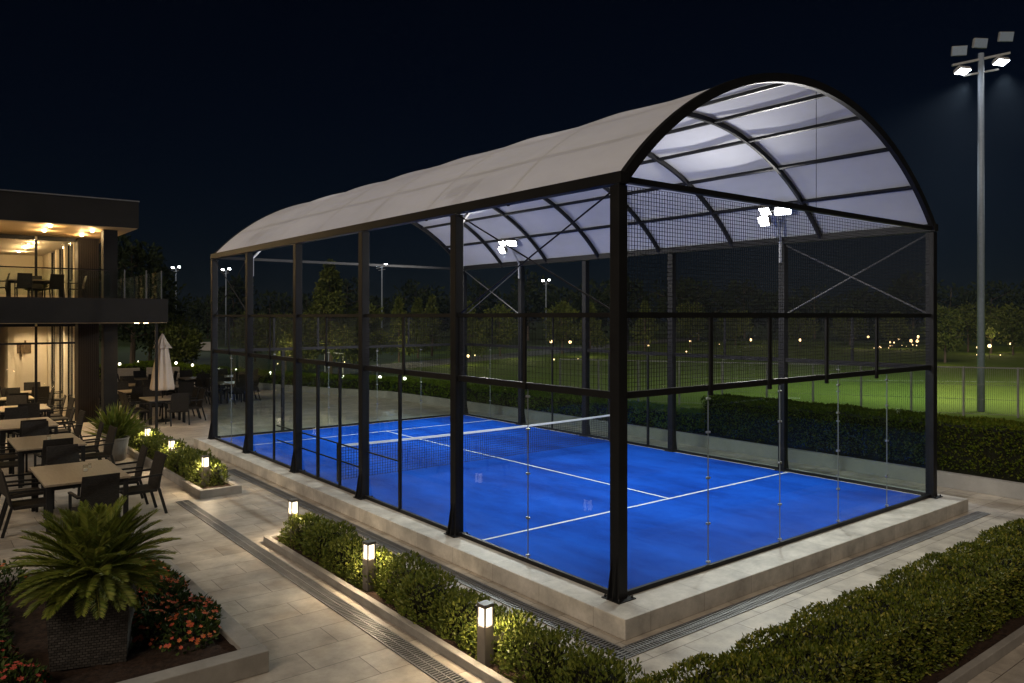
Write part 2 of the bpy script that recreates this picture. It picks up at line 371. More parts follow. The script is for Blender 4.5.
# membrane panels (slightly sagging and wrinkled between arches)
for i in range(NA-1):
    y0, y1 = YA[i], YA[i+1]; b = MB(); NX, NY = 44, 8
    if i == 0: y0 += .0
    for q in range(NY+1):
        t = q/NY; y = y0 + (y1-y0)*t
        for k in range(NX+1):
            a = (-AMAX+.004) + 2*(AMAX-.004)*k/NX
            sag = (-.045*math.sin(math.pi*t)*(.85+.15*math.sin(k*.5+i*1.7)) + .004*math.sin(t*11+k*.4+i)*math.sin(math.pi*t))*min(1,k/5,(NX-k)/5)
            x, z = arc(a, RA+.012+sag); b.v.append((x,y,z))
    for q in range(NY):
        for k in range(NX):
            n = q*(NX+1)+k; b.f.append((n,n+1,n+NX+2,n+NX+1)); b.m.append(0)
    b.build('canopy_panel', M['fabric'], court, smooth=True)
# rails
def rail(name, a, b, w, h, m='frame'): return MB().bar(a, b, w, h).build(name, M[m], court)
g = .0935
for x, ys in ((0, YL), (W, YR)):
    for i in range(5):
        a, b_ = ys[i]+g, ys[i+1]-g
        rail('middle_rail', (x,a,ZM), (x,b_,ZM), .07, .11)
        rail('top_rail', (x,a,ZT), (x,b_,ZT), .06, .07, 'greyframe' if x else 'frame')
        rail('kick_rail', (x,a,ZC+.035), (x,b_,ZC+.035), .06, .07)
for y in (0, L):
    rail('middle_rail', (g,y,ZM), (W-g,y,ZM), .07, .1)
    rail('top_rail', (g,y,ZT), (W-g,y,ZT), .06, .08)
    rail('kick_rail', (g,y,ZC+.035), (W-g,y,ZC+.035), .06, .07)
for y0, y1, z in ((6.43,7.92,1.34),(8.1,13.4,1.34),(8.1,13.4,.93)):
    rail('gate_bar', (.06,y0,z), (.06,y1,z), .025, .03)
# glass panels with joint clamps
clamp_me = MB().box(-.038,.038,-.02,.02,-.016,.016).box(-.03,-.014,-.026,.026,-.008,.008).box(.014,.03,-.026,.026,-.008,.008)
clamp0 = clamp_me.build('clamp', M['steel'], None, bevel=.004); clamp_data = clamp0.data; bpy.data.objects.remove(clamp0)
def glass(axis, pos, a, b, joint=True):
    t = .006
    mb = MB().box(pos-t,pos+t,a,b,ZC+.075,ZM-.06) if axis == 'x' else MB().box(a,b,pos-t,pos+t,ZC+.075,ZM-.06)
    gl = mb.build('glass_panel', M['glass'], court)
    if joint:
        js = MB().box(pos-.008,pos+.008,b-.001,b+.009,ZC+.075,ZM-.06) if axis == 'x' else MB().box(b-.001,b+.009,pos-.008,pos+.008,ZC+.075,ZM-.06)
        js.build('joint_seal', M['seal'], gl)
        for z in (.12, .75, 1.5, 2.25, 2.8):
            c = bpy.data.objects.new('clamp', clamp_data); C.objects.link(c); c.parent = gl
            c.location = (pos, b+.004, ZC+z) if axis == 'x' else (b+.004, pos, ZC+z)
            c.rotation_euler = (0,0,rad(90) if axis == 'x' else 0)
JX = [.1, 2.1, 4.17, 6.19, 8.18, W-.1]
for y in (0, L):
    for i in range(5): glass('y', y, JX[i]+.004, JX[i+1]-.004, i < 4)
def side(x, ys, mids):
    for i in range(5):
        cuts = [ys[i]+g] + mids.get(i, []) + [ys[i+1]-g]
        for k in range(len(cuts)-1): glass('x', x, cuts[k]+.004, cuts[k+1]-.004, k < len(cuts)-2 and i in (0,4))
side(0, YL, {0:[2.1],1:[6.37],2:[9.24,10.5],3:[13.46],4:[17.1]})
side(W, YR, {0:[2.25],1:[5.6],2:[8.6,10.3],3:[13.2],4:[17.0]})
for y, w in ((6.37,.06),(9.24,.06),(10.5,.07),(13.46,.055)): MB().box(-w/2,w/2,y-w/2,y+w/2,ZC+.0,ZM-.06).build('glazing_post', M['frame'], court)
for y, w in ((8.6,.06),(10.3,.06),(13.2,.05)): MB().box(W-w/2,W+w/2,y-w/2,y+w/2,ZC+.0,ZM-.06).build('glazing_post', M['frame'], court)
MB().box(2.35,2.45,L-.05,L+.05,ZC,ZM-.06).build('glazing_post', M['frame'], court)
# woven wire panels
def wires(axis, pos, a, b, z0, z1, sp=.062, r=.0032):
    mb = MB()
    def P(u, z): return (pos,u,z) if axis == 'x' else (u,pos,z)
    n = int((b-a)/sp)
    for i in range(n+1):
        u = a + (b-a)*i/n; mb.bar(P(u,z0), P(u,z1), 2*r)
    n = int((z1-z0)/sp)
    for i in range(n+1):
        z = z0 + (z1-z0)*i/n; mb.bar(P(a,z), P(b,z), 2*r)
    return mb.build('mesh_panel', M['wire'], court)
for x, ys in ((0, YL), (W, YR)):
    for i in range(5): wires('x', x, ys[i]+g, ys[i+1]-g, ZM+.055, ZT-.035, .085, .0022)
wires('y', 0, g, W-g, ZM+.05, ZT-.04); wires('y', 0, g, W-g, ZT+.04, ZE-.01); wires('y', L, g, W-g, ZM+.05, ZT-.04, .085, .0022)
MP = [2.1, 3.77, 5.67, 7.63]
for x in MP: MB().box(x-.04,x+.04,-.075,.0-.036,ZM-.12,ZT-.03).build('mesh_post', M['frame'], court)
for x in MP: MB().box(x-.035,x+.035,L+.036,L+.07,ZM-.1,ZT-.03).build('mesh_post', M['frame'], court)
for i in range(5):
    for x, ys, s in ((0,YL,-1),(W,YR,1)):
        y = (ys[i]+ys[i+1])/2
        MB().box(x+s*.036,x+s*.075,y-.03,y+.03,ZM-.06,ZT-.03).build('mesh_post', M['frame'], court)
# thin diagonal bracing
def brace(x, y0, y1, r=.014, m='frame', z0=ZT+.05, z1=ZE-.05):
    MB().tube([(x,y0+g,z0),(x,y1-g,z1)], r, 6).build('brace', M[m], court)
    MB().tube([(x+.03,y0+g,z1),(x+.03,y1-g,z0)], r, 6).build('brace', M[m], court)
brace(0, 0, YL[1]); brace(0, YL[4], L); brace(W, 0, YR[1], .02, 'greyframe'); brace(W, YR[4], L, .02, 'greyframe')
MB().tube([(XC,-.14,arc(0)[1]-.2),(XC,-.14,ZE+.1)],.006,6).build('cable', M['wire'], court)

# net
net = thing('court_net', 'low dark tennis style net with white tape across the blue court', 'net', (0,0,0))
NY = 9.95; ZN = ZC+.92
nm = MB(); x0, x1 = .35, W-.35
n = int((x1-x0)/.075)
def sagz(x): return .05*(1-((x-W/2)/(W/2))**2)
for i in range(n+1):
    x = x0+(x1-x0)*i/n; nm.bar((x,NY,ZC+.03),(x,NY,ZN-.03-sagz(x)),.008)
for k in range(12):
    for j in range(10):
        xa = x0+(x1-x0)*j/10; xb = x0+(x1-x0)*(j+1)/10; f = (k+.3)/12
        nm.bar((xa,NY,ZC+.03+f*(ZN-.06-sagz(xa)-ZC)),(xb,NY,ZC+.03+f*(ZN-.06-sagz(xb)-ZC)),.008)
nm.build('net_mesh', M['netwire'], net)
tp = MB()
for j in range(20):
    xa = x0+(x1-x0)*j/20; xb = x0+(x1-x0)*(j+1)/20
    tp.quad((xa,NY-.012,ZN-.045-sagz(xa)),(xb,NY-.012,ZN-.045-sagz(xb)),(xb,NY-.012,ZN+.01-sagz(xb)),(xa,NY-.012,ZN+.01-sagz(xa)))
    tp.quad((xa,NY+.012,ZN+.01-sagz(xa)),(xb,NY+.012,ZN+.01-sagz(xb)),(xb,NY+.012,ZN-.045-sagz(xb)),(xa,NY+.012,ZN-.045-sagz(xa)))
    tp.quad((xa,NY-.012,ZN+.01-sagz(xa)),(xb,NY-.012,ZN+.01-sagz(xb)),(xb,NY+.012,ZN+.01-sagz(xb)),(xa,NY+.012,ZN+.01-sagz(xa)))
tp.build('net_tape', M['tape'], net)
for x in (.3, W-.3):
    MB().box(x-.035,x+.035,NY-.035,NY+.035,ZC+.004,ZN+.03).build('net_post', M['frame'], net, bevel=.006)

# court floodlights on the right-hand posts, plus an added unseen left-hand pair
def lamp_head(parent, c, aim, w, h, lit=True, dm='bollard', em='led'):
    c = Vector(c); d = (Vector(aim)-c).normalized(); s_ = d.cross(Vector((0,0,1))).normalized(); u = s_.cross(d).normalized()
    def bx(a0,a1,b0,b1,c0,c1):
        mb = MB(); n = 0
        for z in (c0,c1):
            for x,y in ((a0,b0),(a1,b0),(a1,b1),(a0,b1)): mb.v.append(tuple(c+s_*x+u*y+d*z))
        for q in ((3,2,1,0),(4,5,6,7),(0,1,5,4),(1,2,6,5),(2,3,7,6),(3,0,4,7)): mb.f.append(q); mb.m.append(0)
        return mb
    hd = bx(-w/2,w/2,-h/2,h/2,-.12,0).build('lamp_head', M[dm], parent, bevel=.012)
    fin = MB()
    for k in range(7):
        a = -w/2+.04+(w-.08)*k/6; q = bx(a-.008,a+.008,-h/2+.03,h/2-.03,-.19,-.121); n = len(fin.v); fin.v += q.v; fin.f += [tuple(n+i for i in f) for f in q.f]; fin.m += q.m
    fin.build('cooling_fin', M[dm], hd)
    bx(-w/2+.02,w/2-.02,-h/2+.02,h/2-.02,.002,.012).build('lens', M[em if lit else 'offlens'], hd)
    return c + d*.05
def court_light(x, y, label):
    left = x < 1; t = thing('court_floodlight', label, 'floodlight', (x,y,ZE-(.22 if left else 0)), math.pi if left else 0, 'floodlights inside the court canopy')
    MB().bar((-.1,0,-.5),(-.1,0,.05),.07,.07).bar((-.1,0,.05),(-.5,-.2,.4),.05,.05).bar((-.5,-.2,.4),(-.9,-.4,.78),.05,.05).bar((-.9,-.85,.78),(-.9,.05,.78),.05,.05).build('bracket', M['galv'], t)
    for dy, dz, w in ((-.62,.74,.42),(-.1,.78,.3),(-.06,.5,.28)):
        aim = (-5.2, dy*6, -4.0)
        e = lamp_head(t, (-.98,dy,dz), aim, w, .26)
    sx = -1 if left else 1
    area('court_floodlight_beam', (x-1.1*sx,y-.35*sx,ZE+(.46 if left else .68)), (x-5.4*sx,y,ZE-(2.5 if left else 3.1)), COURT_W*(.68 if left else 1.2), (1,.97,.93), 1.0, .3, 180)
COURT_W = 640
court_light(W, YR[1], 'bright white floodlight under the canopy, on the right-hand post nearest the tall mast')
court_light(W, YR[4], 'bright white floodlight under the canopy, on the farther right-hand post by the far end')

court_light(0, YL[1], 'added floodlight on the nearer left-hand post, unseen behind the canopy edge')  # left-hand pair is added, evens out the light under the canopy
court_light(0, YL[4], 'added floodlight on the farther left-hand post, unseen behind the canopy edge')
# ---------------------------------------------------------------- drains
def drain(name, label, x0, x1, y0, y1):
    t = thing(name, label, 'drain', (x0,y0,0), 0, 'slotted drain channels in the paving')
    w, h = x1-x0, y1-y0; along_x = w > h
    MB().box(0,w,0,h,.001,.004).build('recess_shade', M['black'], t)  # flat dark sheet stands in for the shade of a recess
    fr = MB(); fr.box(0,w,0,.022,.004,.013); fr.box(0,w,h-.022,h,.004,.013); fr.box(0,.022,.022,h-.022,.004,.013); fr.box(w-.022,w,.022,h-.022,.004,.013)
    if along_x: fr.box(.022,w-.022,h/2-.012,h/2+.012,.004,.013)
    else: fr.box(w/2-.012,w/2+.012,.022,h-.022,.004,.013)
    fr.build('frame', M['galv2'], t)
    br = MB(); n = int(max(w,h)/.058)
    for i in range(1,n):
        u = max(w,h)*i/n
        for a, b_ in ((.024,(h if along_x else w)/2-.013),((h if along_x else w)/2+.013,(h if along_x else w)-.024)):
            if along_x: br.box(u-.012,u+.012,a,b_,.004,.0115)
            else: br.box(a,b_,u-.012,u+.012,.004,.0115)
    br.build('grate_bars', M['galv2'], t)
M['galv2'] = noise_mat('dull_drain_steel', (.11,.11,.112), (.17,.17,.17), 5, rough=.45, spec=.5)
drain('drain_channel', 'slotted steel drain running along the foot of the long plinth side', -1.0, -.72, -1.02, 14.6)
drain('drain_channel', 'slotted steel drain across the near short side of the plinth', -.7, 10.9, -1.02, -.74)
drain('drain_channel', 'slotted steel drain between the terrace walkway and the hedge beds', -3.17, -2.87, -4.5, 11.5)

# ---------------------------------------------------------------- planting
def unit(v): return v/(np.linalg.norm(v,axis=1,keepdims=True)+1e-9)
def vnoise(P, s, seed=0):
    """cheap smooth 3-D noise from a few random sines"""
    r = np.random.default_rng(seed); out = np.zeros(len(P))
    for k in range(6):
        d = r.normal(size=3); d /= np.linalg.norm(d); out += np.sin(P@d*s*(1+.55*k)+r.uniform(0,6.28))/(1+.5*k)
    return out/2.6
def hedge_mesh(path, width, z0, z1, n, leaf, lump=.07, seed=1, top_bias=.5, rounded=.1, ends=True):
    """leaf clusters over a box that follows a polyline path"""
    r = np.random.default_rng(seed); path = np.array(path, float)
    seg = np.diff(path,axis=0); ln_ = np.linalg.norm(seg,axis=1); cum = np.concatenate([[0],np.cumsum(ln_)]); Lt = cum[-1]
    h = z1-z0; aT, aS, aE = Lt*width*top_bias*2, Lt*h*2*(1-top_bias)*2, width*h*2
    tot = aT+aS+aE
    face = r.choice(3, n, p=[aT/tot,aS/tot,aE/tot])
    s_ = r.uniform(0,Lt,n); u = r.uniform(-.5,.5,n)*width; z = r.uniform(z0,z1,n)
    nrm = np.zeros((n,3)); loc = np.stack([s_,u,z],1)
    t = face==0; loc[t,2] = z1; nrm[t] = (0,0,1)
    t = face==1; sg = r.choice([-1,1],n); loc[t,1] = (sg*width/2)[t]; nrm[t,1] = sg[t]
    t = face==2; sg = r.choice([-1,1],n); loc[t,0] = np.where(sg[t]>0,Lt,0); nrm[t,0] = sg[t]
    # rounded edges
    over = np.clip(np.abs(loc[:,1])-(width/2-rounded),0,None); loc[:,2] -= (over**2/rounded)*.6*(face==0)
    loc += nrm*(vnoise(loc,4.2,seed)*lump + vnoise(loc,14,seed+1)*lump*.5)[:,None] - nrm*np.abs(r.normal(0,.035,n))[:,None]
    # to world
    k = np.clip(np.searchsorted(cum, loc[:,0], side='right')-1, 0, len(seg)-1)
    d = seg[k]/ln_[k][:,None]; sd = np.stack([-d[:,1],d[:,0]],1)
    P = np.zeros((n,3)); P[:,:2] = path[k] + d*(loc[:,0]-cum[k])[:,None] + sd*loc[:,1:2]; P[:,2] = loc[:,2]
    N = np.zeros((n,3)); N[:,:2] = d*nrm[:,0:1] + sd*nrm[:,1:2]; N[:,2] = nrm[:,2]
    Dr = unit(N*.8 + r.normal(0,.55,(n,3)) + np.array([0,0,.45]))
    NN = unit(N + r.normal(0,.6,(n,3)))
    mb = MB(); Ls = leaf*r.uniform(.65,1.35,n); mb.leaves(P, Dr, NN, Ls, Ls*.55); 
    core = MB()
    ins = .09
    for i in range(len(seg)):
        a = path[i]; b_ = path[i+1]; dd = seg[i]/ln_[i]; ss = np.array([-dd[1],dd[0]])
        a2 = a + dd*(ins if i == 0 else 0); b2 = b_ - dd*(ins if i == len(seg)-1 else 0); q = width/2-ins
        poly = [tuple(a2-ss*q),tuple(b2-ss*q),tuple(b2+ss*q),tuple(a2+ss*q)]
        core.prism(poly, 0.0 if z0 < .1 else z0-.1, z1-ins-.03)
    return mb, core
def hedge(label, path, width, z0, z1, n, leaf, m, **kw):
    t = thing('hedge', label, 'hedge', (path[0][0],path[0][1],0))
    off = np.array(path[0]); p2 = np.array(path,float)-off
    a, c = hedge_mesh(p2, width, z0, z1, n, leaf, **kw)
    a.build('foliage', M[m], t); c.build('solid_core', M['twig'], t)  # second part is a solid dark core that blocks the view through the leaves
    return t
def bush(label, x, y, rx, ry, h, n, leaf, m, group, seed, z0=0.06):
    """one loose rounded shrub"""
    r = np.random.default_rng(seed); t = thing('shrub', label, 'shrub', (x,y,z0), 0, group)
    v = unit(r.normal(size=(n,3))); v[:,2] = np.abs(v[:,2])*1.0 - .15
    rr = 1 + .16*vnoise(v,3.5,seed) + .1*vnoise(v,9,seed+3); depth = 1-np.abs(r.normal(0,.13,n))
    # superellipsoid so neighbours merge into a hedge line
    e = (np.abs(v)**3).sum(1)**(-1/3.)
    P = v*(e*rr*depth)[:,None]*np.array([rx,ry,h])
    P[:,2] = np.clip(P[:,2],.0,None)
    N = unit(v); Dr = unit(N*.7+r.normal(0,.5,(n,3))+np.array([0,0,.6])); NN = unit(N+r.normal(0,.6,(n,3)))
    Ls = leaf*r.uniform(.6,1.4,n); MB().leaves(P,Dr,NN,Ls,Ls*.5).build('foliage', M[m], t)
    c = MB()
    for k in range(7):
        a = k*.9+seed; c.tube([(0.05*math.cos(a),.05*math.sin(a),0),(rx*.35*math.cos(a),ry*.35*math.sin(a),h*.45),(rx*.6*math.cos(a),ry*.6*math.sin(a),h*.75)],[.012,.009,.004],5)
    c.build('stems', M['twig'], t)
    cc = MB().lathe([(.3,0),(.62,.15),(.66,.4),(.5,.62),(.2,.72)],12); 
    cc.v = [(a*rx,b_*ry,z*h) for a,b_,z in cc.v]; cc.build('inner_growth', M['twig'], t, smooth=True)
    return t
def bed(name, label, x0, x1, y0, y1, h, cw, soil_z, m='curb'):
    t = thing(name, label, 'planting bed', (x0,y0,0)); w, d = x1-x0, y1-y0
    cb = MB(); cb.box(0,w,0,cw,0,h); cb.box(0,w,d-cw,d,0,h); cb.box(0,cw,cw,d-cw,0,h); cb.box(w-cw,w,cw,d-cw,0,h)
    cb.build('curb', M[m], t, bevel=.01)
    so = MB(); NX, NYs = max(2,int(w/.15)), max(2,int(d/.15)); r = np.random.default_rng(int(abs(x0*100+y0*10)))
    for j in range(NYs+1):
        for i in range(NX+1): so.v.append((cw+(w-2*cw)*i/NX, cw+(d-2*cw)*j/NYs, soil_z+r.uniform(-.018,.018)))
    for j in range(NYs):
        for i in range(NX): k = j*(NX+1)+i; so.f.append((k,k+1,k+NX+2,k+NX+1)); so.m.append(0)
    so.build('soil', M['soil'], t, smooth=True); return t

# middle bed, shrubs in a row
bed('planting_bed', 'narrow curbed bed of low shrubs beside the court with three lit bollards', -2.72, -1.66, -4.2, 6.98, .12, .11, .07)
ys = [6.2, 5.25, 4.35, 3.5, 2.6, 1.75, .9, .05, -.85, -1.75, -2.7, -3.6]
where = ['at the far tip of the narrow bed beside the court','second from the far tip of the narrow bed','just past the middle bollard lamp, far side','hard against the right of the middle bollard lamp','just in front of the middle bollard lamp','fifth from the near tip, midway between the two nearest bollards','halfway between two nearest bollards, on their near side','behind the nearest bollard lamp, lit yellow by it','broad bright shrub in front of the nearest bollard lamp','large shrub at the bottom edge of the photo in the narrow bed','under the bottom edge of the photo in the narrow bed','last at the near tip of the narrow bed']
for i, y in enumerate(ys):
    bush('box shrub ' + where[i], -2.12+.05*math.sin(i*2.1), y, .4+.04*math.sin(i*3), .56, .52+.05*math.sin(i*1.7), 2600, .062, 'boxleaf', 'shrubs in the narrow bed beside the court', 40+i)
# left bed
bed('planting_bed', 'raised stone-edged bed of shrubs dividing the dining terrace from the walkway', -2.62, -1.6, 11.45, 24.5, .2, .12, .13)
lw = ['at the near tip of the terrace bed behind its first bollard','second from the near tip of the terrace bed','third from the near tip of the terrace bed','beside the second lit bollard of the terrace bed','just past the second lit bollard of the terrace bed','sixth along the terrace bed, before the pale pot','beside the farthest bollard of the terrace bed','behind the farthest bollard of the terrace bed','ninth along the terrace bed beside the thin corner post','tenth along the terrace bed, before its far end','next to the far end of the terrace bed','at the far end of the terrace bed']
for i in range(12):
    bush('leafy shrub ' + lw[i], -2.03+.06*math.sin(i*1.9), 12.75+i*1.02, .44, .62, .6+.06*math.sin(i*2.3), 1500, .08, 'boxleaf', 'shrubs in the terrace bed', 80+i, .1)
# hedges
hedge('clipped dense green hedge along the bottom right corner of the photo', [(-4.5,-3.25),(16,-3.25)], 1.0, .1, .84, 90000, .048, 'yewleaf', seed=5, lump=.085, top_bias=.52)
bed('planting_bed', 'curbed bed under the clipped hedge at the bottom right', -4.8, 16.5, -4.02, -2.55, .14, .1, .08)
hedge('tall dark clipped hedge behind the right side of the court', [(14.25,-9),(14.25,9.0)], 1.5, .4, 1.62, 36000, .08, 'tallleaf', seed=8, lump=.05)
hedge('low clipped hedge behind the far half of the court', [(14.2,9.3),(13.9,20),(13.2,29.2)], 1.3, .35, 1.0, 16000, .1, 'brightleaf', seed=9, lump=.05)
hedge('low curving hedge dotted with globe lights behind the far terrace', [(13.0,29.6),(10.9,34.5),(9.3,39.5),(8,45),(6.2,56)], 1.6, .1, .95, 16000, .12, 'brightleaf', seed=10, lump=.08)
hedge('low dark hedge with globe lights behind the cream sofas', [(-6,52.5),(5.4,52.5)], 1.4, .05, .95, 7000, .13, 'brightleaf', seed=13, lump=.08)
w_ = MB(); pts = [(13.0,-9.2),(13.1,9.3),(12.95,20),(12.35,29),(10.2,34),(8.5,39.3)]
for i in range(len(pts)-1):
    a = Vector((*pts[i],.19)); b_ = Vector((*pts[i+1],.19)); w_.bar(a, b_, .22, .38)
tag(w_.build('retaining_wall', M['concrete'], bevel=.01), 'long low grey concrete retaining wall under the hedges behind the court', 'wall')
so = MB(); so.prism([(13.1,-9.2),(15.6,-9.2),(15.6,9.3),(15.1,20),(14.2,29.3),(11.9,35),(10.4,41),(8.6,39.3),(10.3,34),(12.4,29),(13.05,20),(13.2,9.3)], 0.002, .3)
tag(so.build('soil_bank', M['soil']), kind='structure')

# flower bed with the cycad planter
bed('flower_bed', 'stone-edged flower bed with orange flowers and a woven planter at lower left', -10.5, -4.68, 1.5, 7.0, .27, .26, .2)
def flower_plant(x, y, s, label, flowers, m, seed):
    r = np.random.default_rng(seed); t = thing('flowering_plant' if flowers else 'leafy_plant', label, 'plant', (x,y,.2), 0, 'orange flowering plants in the bed' if flowers else 'leafy plants in the flower bed')
    n = 420; v = unit(r.normal(size=(n,3))); v[:,2] = np.abs(v[:,2]); P = v*np.array([s,s,s*1.05])*(r.uniform(.55,1.05,n)**.6)[:,None]
    Dr = unit(v+r.normal(0,.5,(n,3))+np.array([0,0,.3])); Ls = .085*r.uniform(.6,1.3,n)
    MB().leaves(P,Dr,unit(v+r.normal(0,.5,(n,3))),Ls,Ls*.5).build('foliage', M['flowerleaf'], t)
    st = MB()
    for k in range(6):
        a = k*1.05+seed; st.tube([(0,0,-.03),(s*.4*math.cos(a),s*.4*math.sin(a),s*.5),(s*.7*math.cos(a),s*.7*math.sin(a),s*.7)],[.009,.007,.003],5)
    st.build('stems', M['twig'], t)
    if flowers:
        fb = MB(); PP=[];DD=[];NN=[];LL=[]
        for k in range(flowers):
            v = r.normal(size=3); v[2] = abs(v[2])+.25; v /= np.linalg.norm(v); c = v*np.array([s,s,s*1.05])*1.06
            up = unit((v+np.array([0,0,.7]))[None])[0]; a = np.cross(up,[1,.2,0]); a /= np.linalg.norm(a); b_ = np.cross(up,a)
            sz = r.uniform(.026,.046)
            for q in range(6):
                an = q*math.pi/3+k; dd = a*math.cos(an)+b_*math.sin(an); PP.append(c); DD.append(dd+up*.35); NN.append(up); LL.append(sz)
        LL = np.array(LL); fb.leaves(np.array(PP),np.array(DD),np.array(NN),LL,LL*.8,.05); fb.build('blossoms', M[m], t)
    return t
rowR = [(-5.75,3.0),(-5.35,2.55),(-5.5,3.5),(-5.1,3.1),(-5.3,4.0),(-5.7,4.05),(-5.15,4.6),(-5.55,4.65),(-5.2,5.2),(-5.3,5.8),(-5.75,5.3)]
txt = ['nearest the woven planter, right of it','at the near corner of the flower bed','one step behind the corner plant on the right of the planter','near the right curb just above the bed corner','by the right curb midway along the bed','right of the palm trunk below its fronds','against the right curb beside the palm tips','under the right-hand palm fronds','by the right curb beyond the palm fronds','at the top of the flower bed by the curb','under the palm tips at the back of the bed']
for i, (x, y) in enumerate(rowR): flower_plant(x, y, .33+.04*math.sin(i*2), 'orange flowering plant ' + txt[i], 62, 'petal', 200+i)
rowL = [(-7.75,2.7),(-7.5,3.15),(-7.95,3.4),(-8.4,2.9),(-7.3,2.25),(-8.0,2.2)]
txt = ['at the left edge of the photo','just left of the woven planter','upper left of the coral clump left of the planter','farthest left of the coral clump','closest to the planter at the bottom edge','at the bottom left corner of the photo']
for i, (x, y) in enumerate(rowL): flower_plant(x, y, .33, 'coral flowering plant ' + txt[i], 66, 'petalred', 240+i)
rowG = [(-7.6,4.1),(-8.1,4.5),(-7.5,4.9),(-8.3,5.4),(-7.7,5.9),(-7.1,6.1)]
txt = ['left of the palm trunk','far left, level with the palm','behind the left palm fronds','behind the palm at the left edge','at the back left of the bed','at the back of the bed behind the palm']
for i, (x, y) in enumerate(rowG): flower_plant(x, y, .42, 'leafy plant without flowers ' + txt[i], 8, 'petal', 260+i)

# woven planter + cycad
PX_, PY_ = -6.38, 2.95
t = thing('woven_planter', 'square dark woven planter box holding the palm-like cycad', 'planter', (PX_,PY_,.2), rad(-18))
pb = MB(); a0, a1, hh = .41, .45, .84
pb.v = [(-a0,-a0,0),(a0,-a0,0),(a0,a0,0),(-a0,a0,0),(-a1,-a1,hh),(a1,-a1,hh),(a1,a1,hh),(-a1,a1,hh),(-a1+.06,-a1+.06,hh),(a1-.06,-a1+.06,hh),(a1-.06,a1-.06,hh),(-a1+.06,a1-.06,hh),(-a1+.06,-a1+.06,hh-.12),(a1-.06,-a1+.06,hh-.12),(a1-.06,a1-.06,hh-.12),(-a1+.06,a1-.06,hh-.12)]
pb.f = [(3,2,1,0)]+[(i,(i+1)%4,4+(i+1)%4,4+i) for i in range(4)]+[(4+i,4+(i+1)%4,8+(i+1)%4,8+i) for i in range(4)]+[(8+i,8+(i+1)%4,12+(i+1)%4,12+i) for i in range(4)]; pb.m=[0]*13
pb.build('basket', M['basket'], t)
MB().box(-a1+.065,a1-.065,-a1+.065,a1-.065,hh-.2,hh-.1).build('soil', M['soil'], t)
t = thing('cycad', 'sago palm with a wide fountain of stiff green fronds in the woven planter', 'palm', (PX_,PY_,.96))
MB().lathe([(.13,0),(.16,.08),(.15,.18),(.11,.26),(.04,.3)],16).build('trunk', M['bark'], t)
fr = MB(); stm = MB()
r = np.random.default_rng(3)
NFR = 125
for k in range(NFR):
    f = k/NFR; az = k*2.39996+r.uniform(-.1,.1); el = rad(86-104*f**.95+r.uniform(-6,6)); Lf = r.uniform(.86,1.02)*(.95 if f < .12 else 1 if f < .6 else .84)
    pts = []; p = np.array([.05*math.cos(az),.05*math.sin(az),.24]); e = el; NS = 15
    for s_ in range(NS+1):
        pts.append(p.copy()); dd = np.array([math.cos(az)*math.cos(e),math.sin(az)*math.cos(e),math.sin(e)]); p = p+dd*Lf/NS; e -= rad(1.2+2.0*s_/NS)
    pts = np.array(pts); stm.tube([tuple(q) for q in pts],[.011*(1-.85*s_/NS) for s_ in range(NS+1)],4)
    nl = 58; tt = np.repeat(np.linspace(.14,.995,nl),2); sgn = np.tile([1,-1],nl)
    idx = tt*NS; i0 = np.clip(idx.astype(int),0,NS-1); w1 = (idx-i0)[:,None]; P = pts[i0]*(1-w1)+pts[i0+1]*w1
    T = unit(pts[i0+1]-pts[i0]); side_ = np.cross(T,[0,0,1.]); side_ = unit(side_+1e-6); upv = np.cross(side_,T)
    Dr = unit(T*(.75+.5*tt[:,None])+side_*sgn[:,None]*.95+upv*.35+r.normal(0,.07,(2*nl,3)))
    Ll = .15*np.sin(np.pi*np.clip(tt*.86+.1,0,1))**.7+.03; fr.leaves(P,Dr,upv+r.normal(0,.15,(2*nl,3)),Ll,np.full(2*nl,.015),.2)
fr.build('fronds', M['palmleaf'], t); stm.build('frond_stalks', M['palmleaf'], t)

# pale round pot with spiky plant
t = thing('plant_pot', 'pale tapered round pot beside the terrace bed', 'plant pot', (-3.12,18.35,0))
MB().lathe([(.24,0),(.27,.02),(.36,.62),(.38,.66),(.38,.7),(.33,.7),(.32,.6)],28).build('pot', M['pot'], t, smooth=False)
MB().lathe([(.3,.6),(.3,.62)],20).build('soil', M['soil'], t)
t = thing('spiky_plant', 'bushy spiky green plant growing in the pale round pot', 'plant', (-3.12,18.35,.6))
r = np.random.default_rng(21); n = 420; az = r.uniform(0,6.283,n); el = r.uniform(.35,1.5,n)
Dr = np.stack([np.cos(az)*np.cos(el),np.sin(az)*np.cos(el),np.sin(el)],1); Pp = np.stack([r.normal(0,.08,n),r.normal(0,.08,n),r.uniform(0,.35,n)],1)
MB().leaves(Pp,Dr,unit(r.normal(size=(n,3))),r.uniform(.5,1.0,n),np.full(n,.06),.2).build('foliage', M['palmleaf'], t)

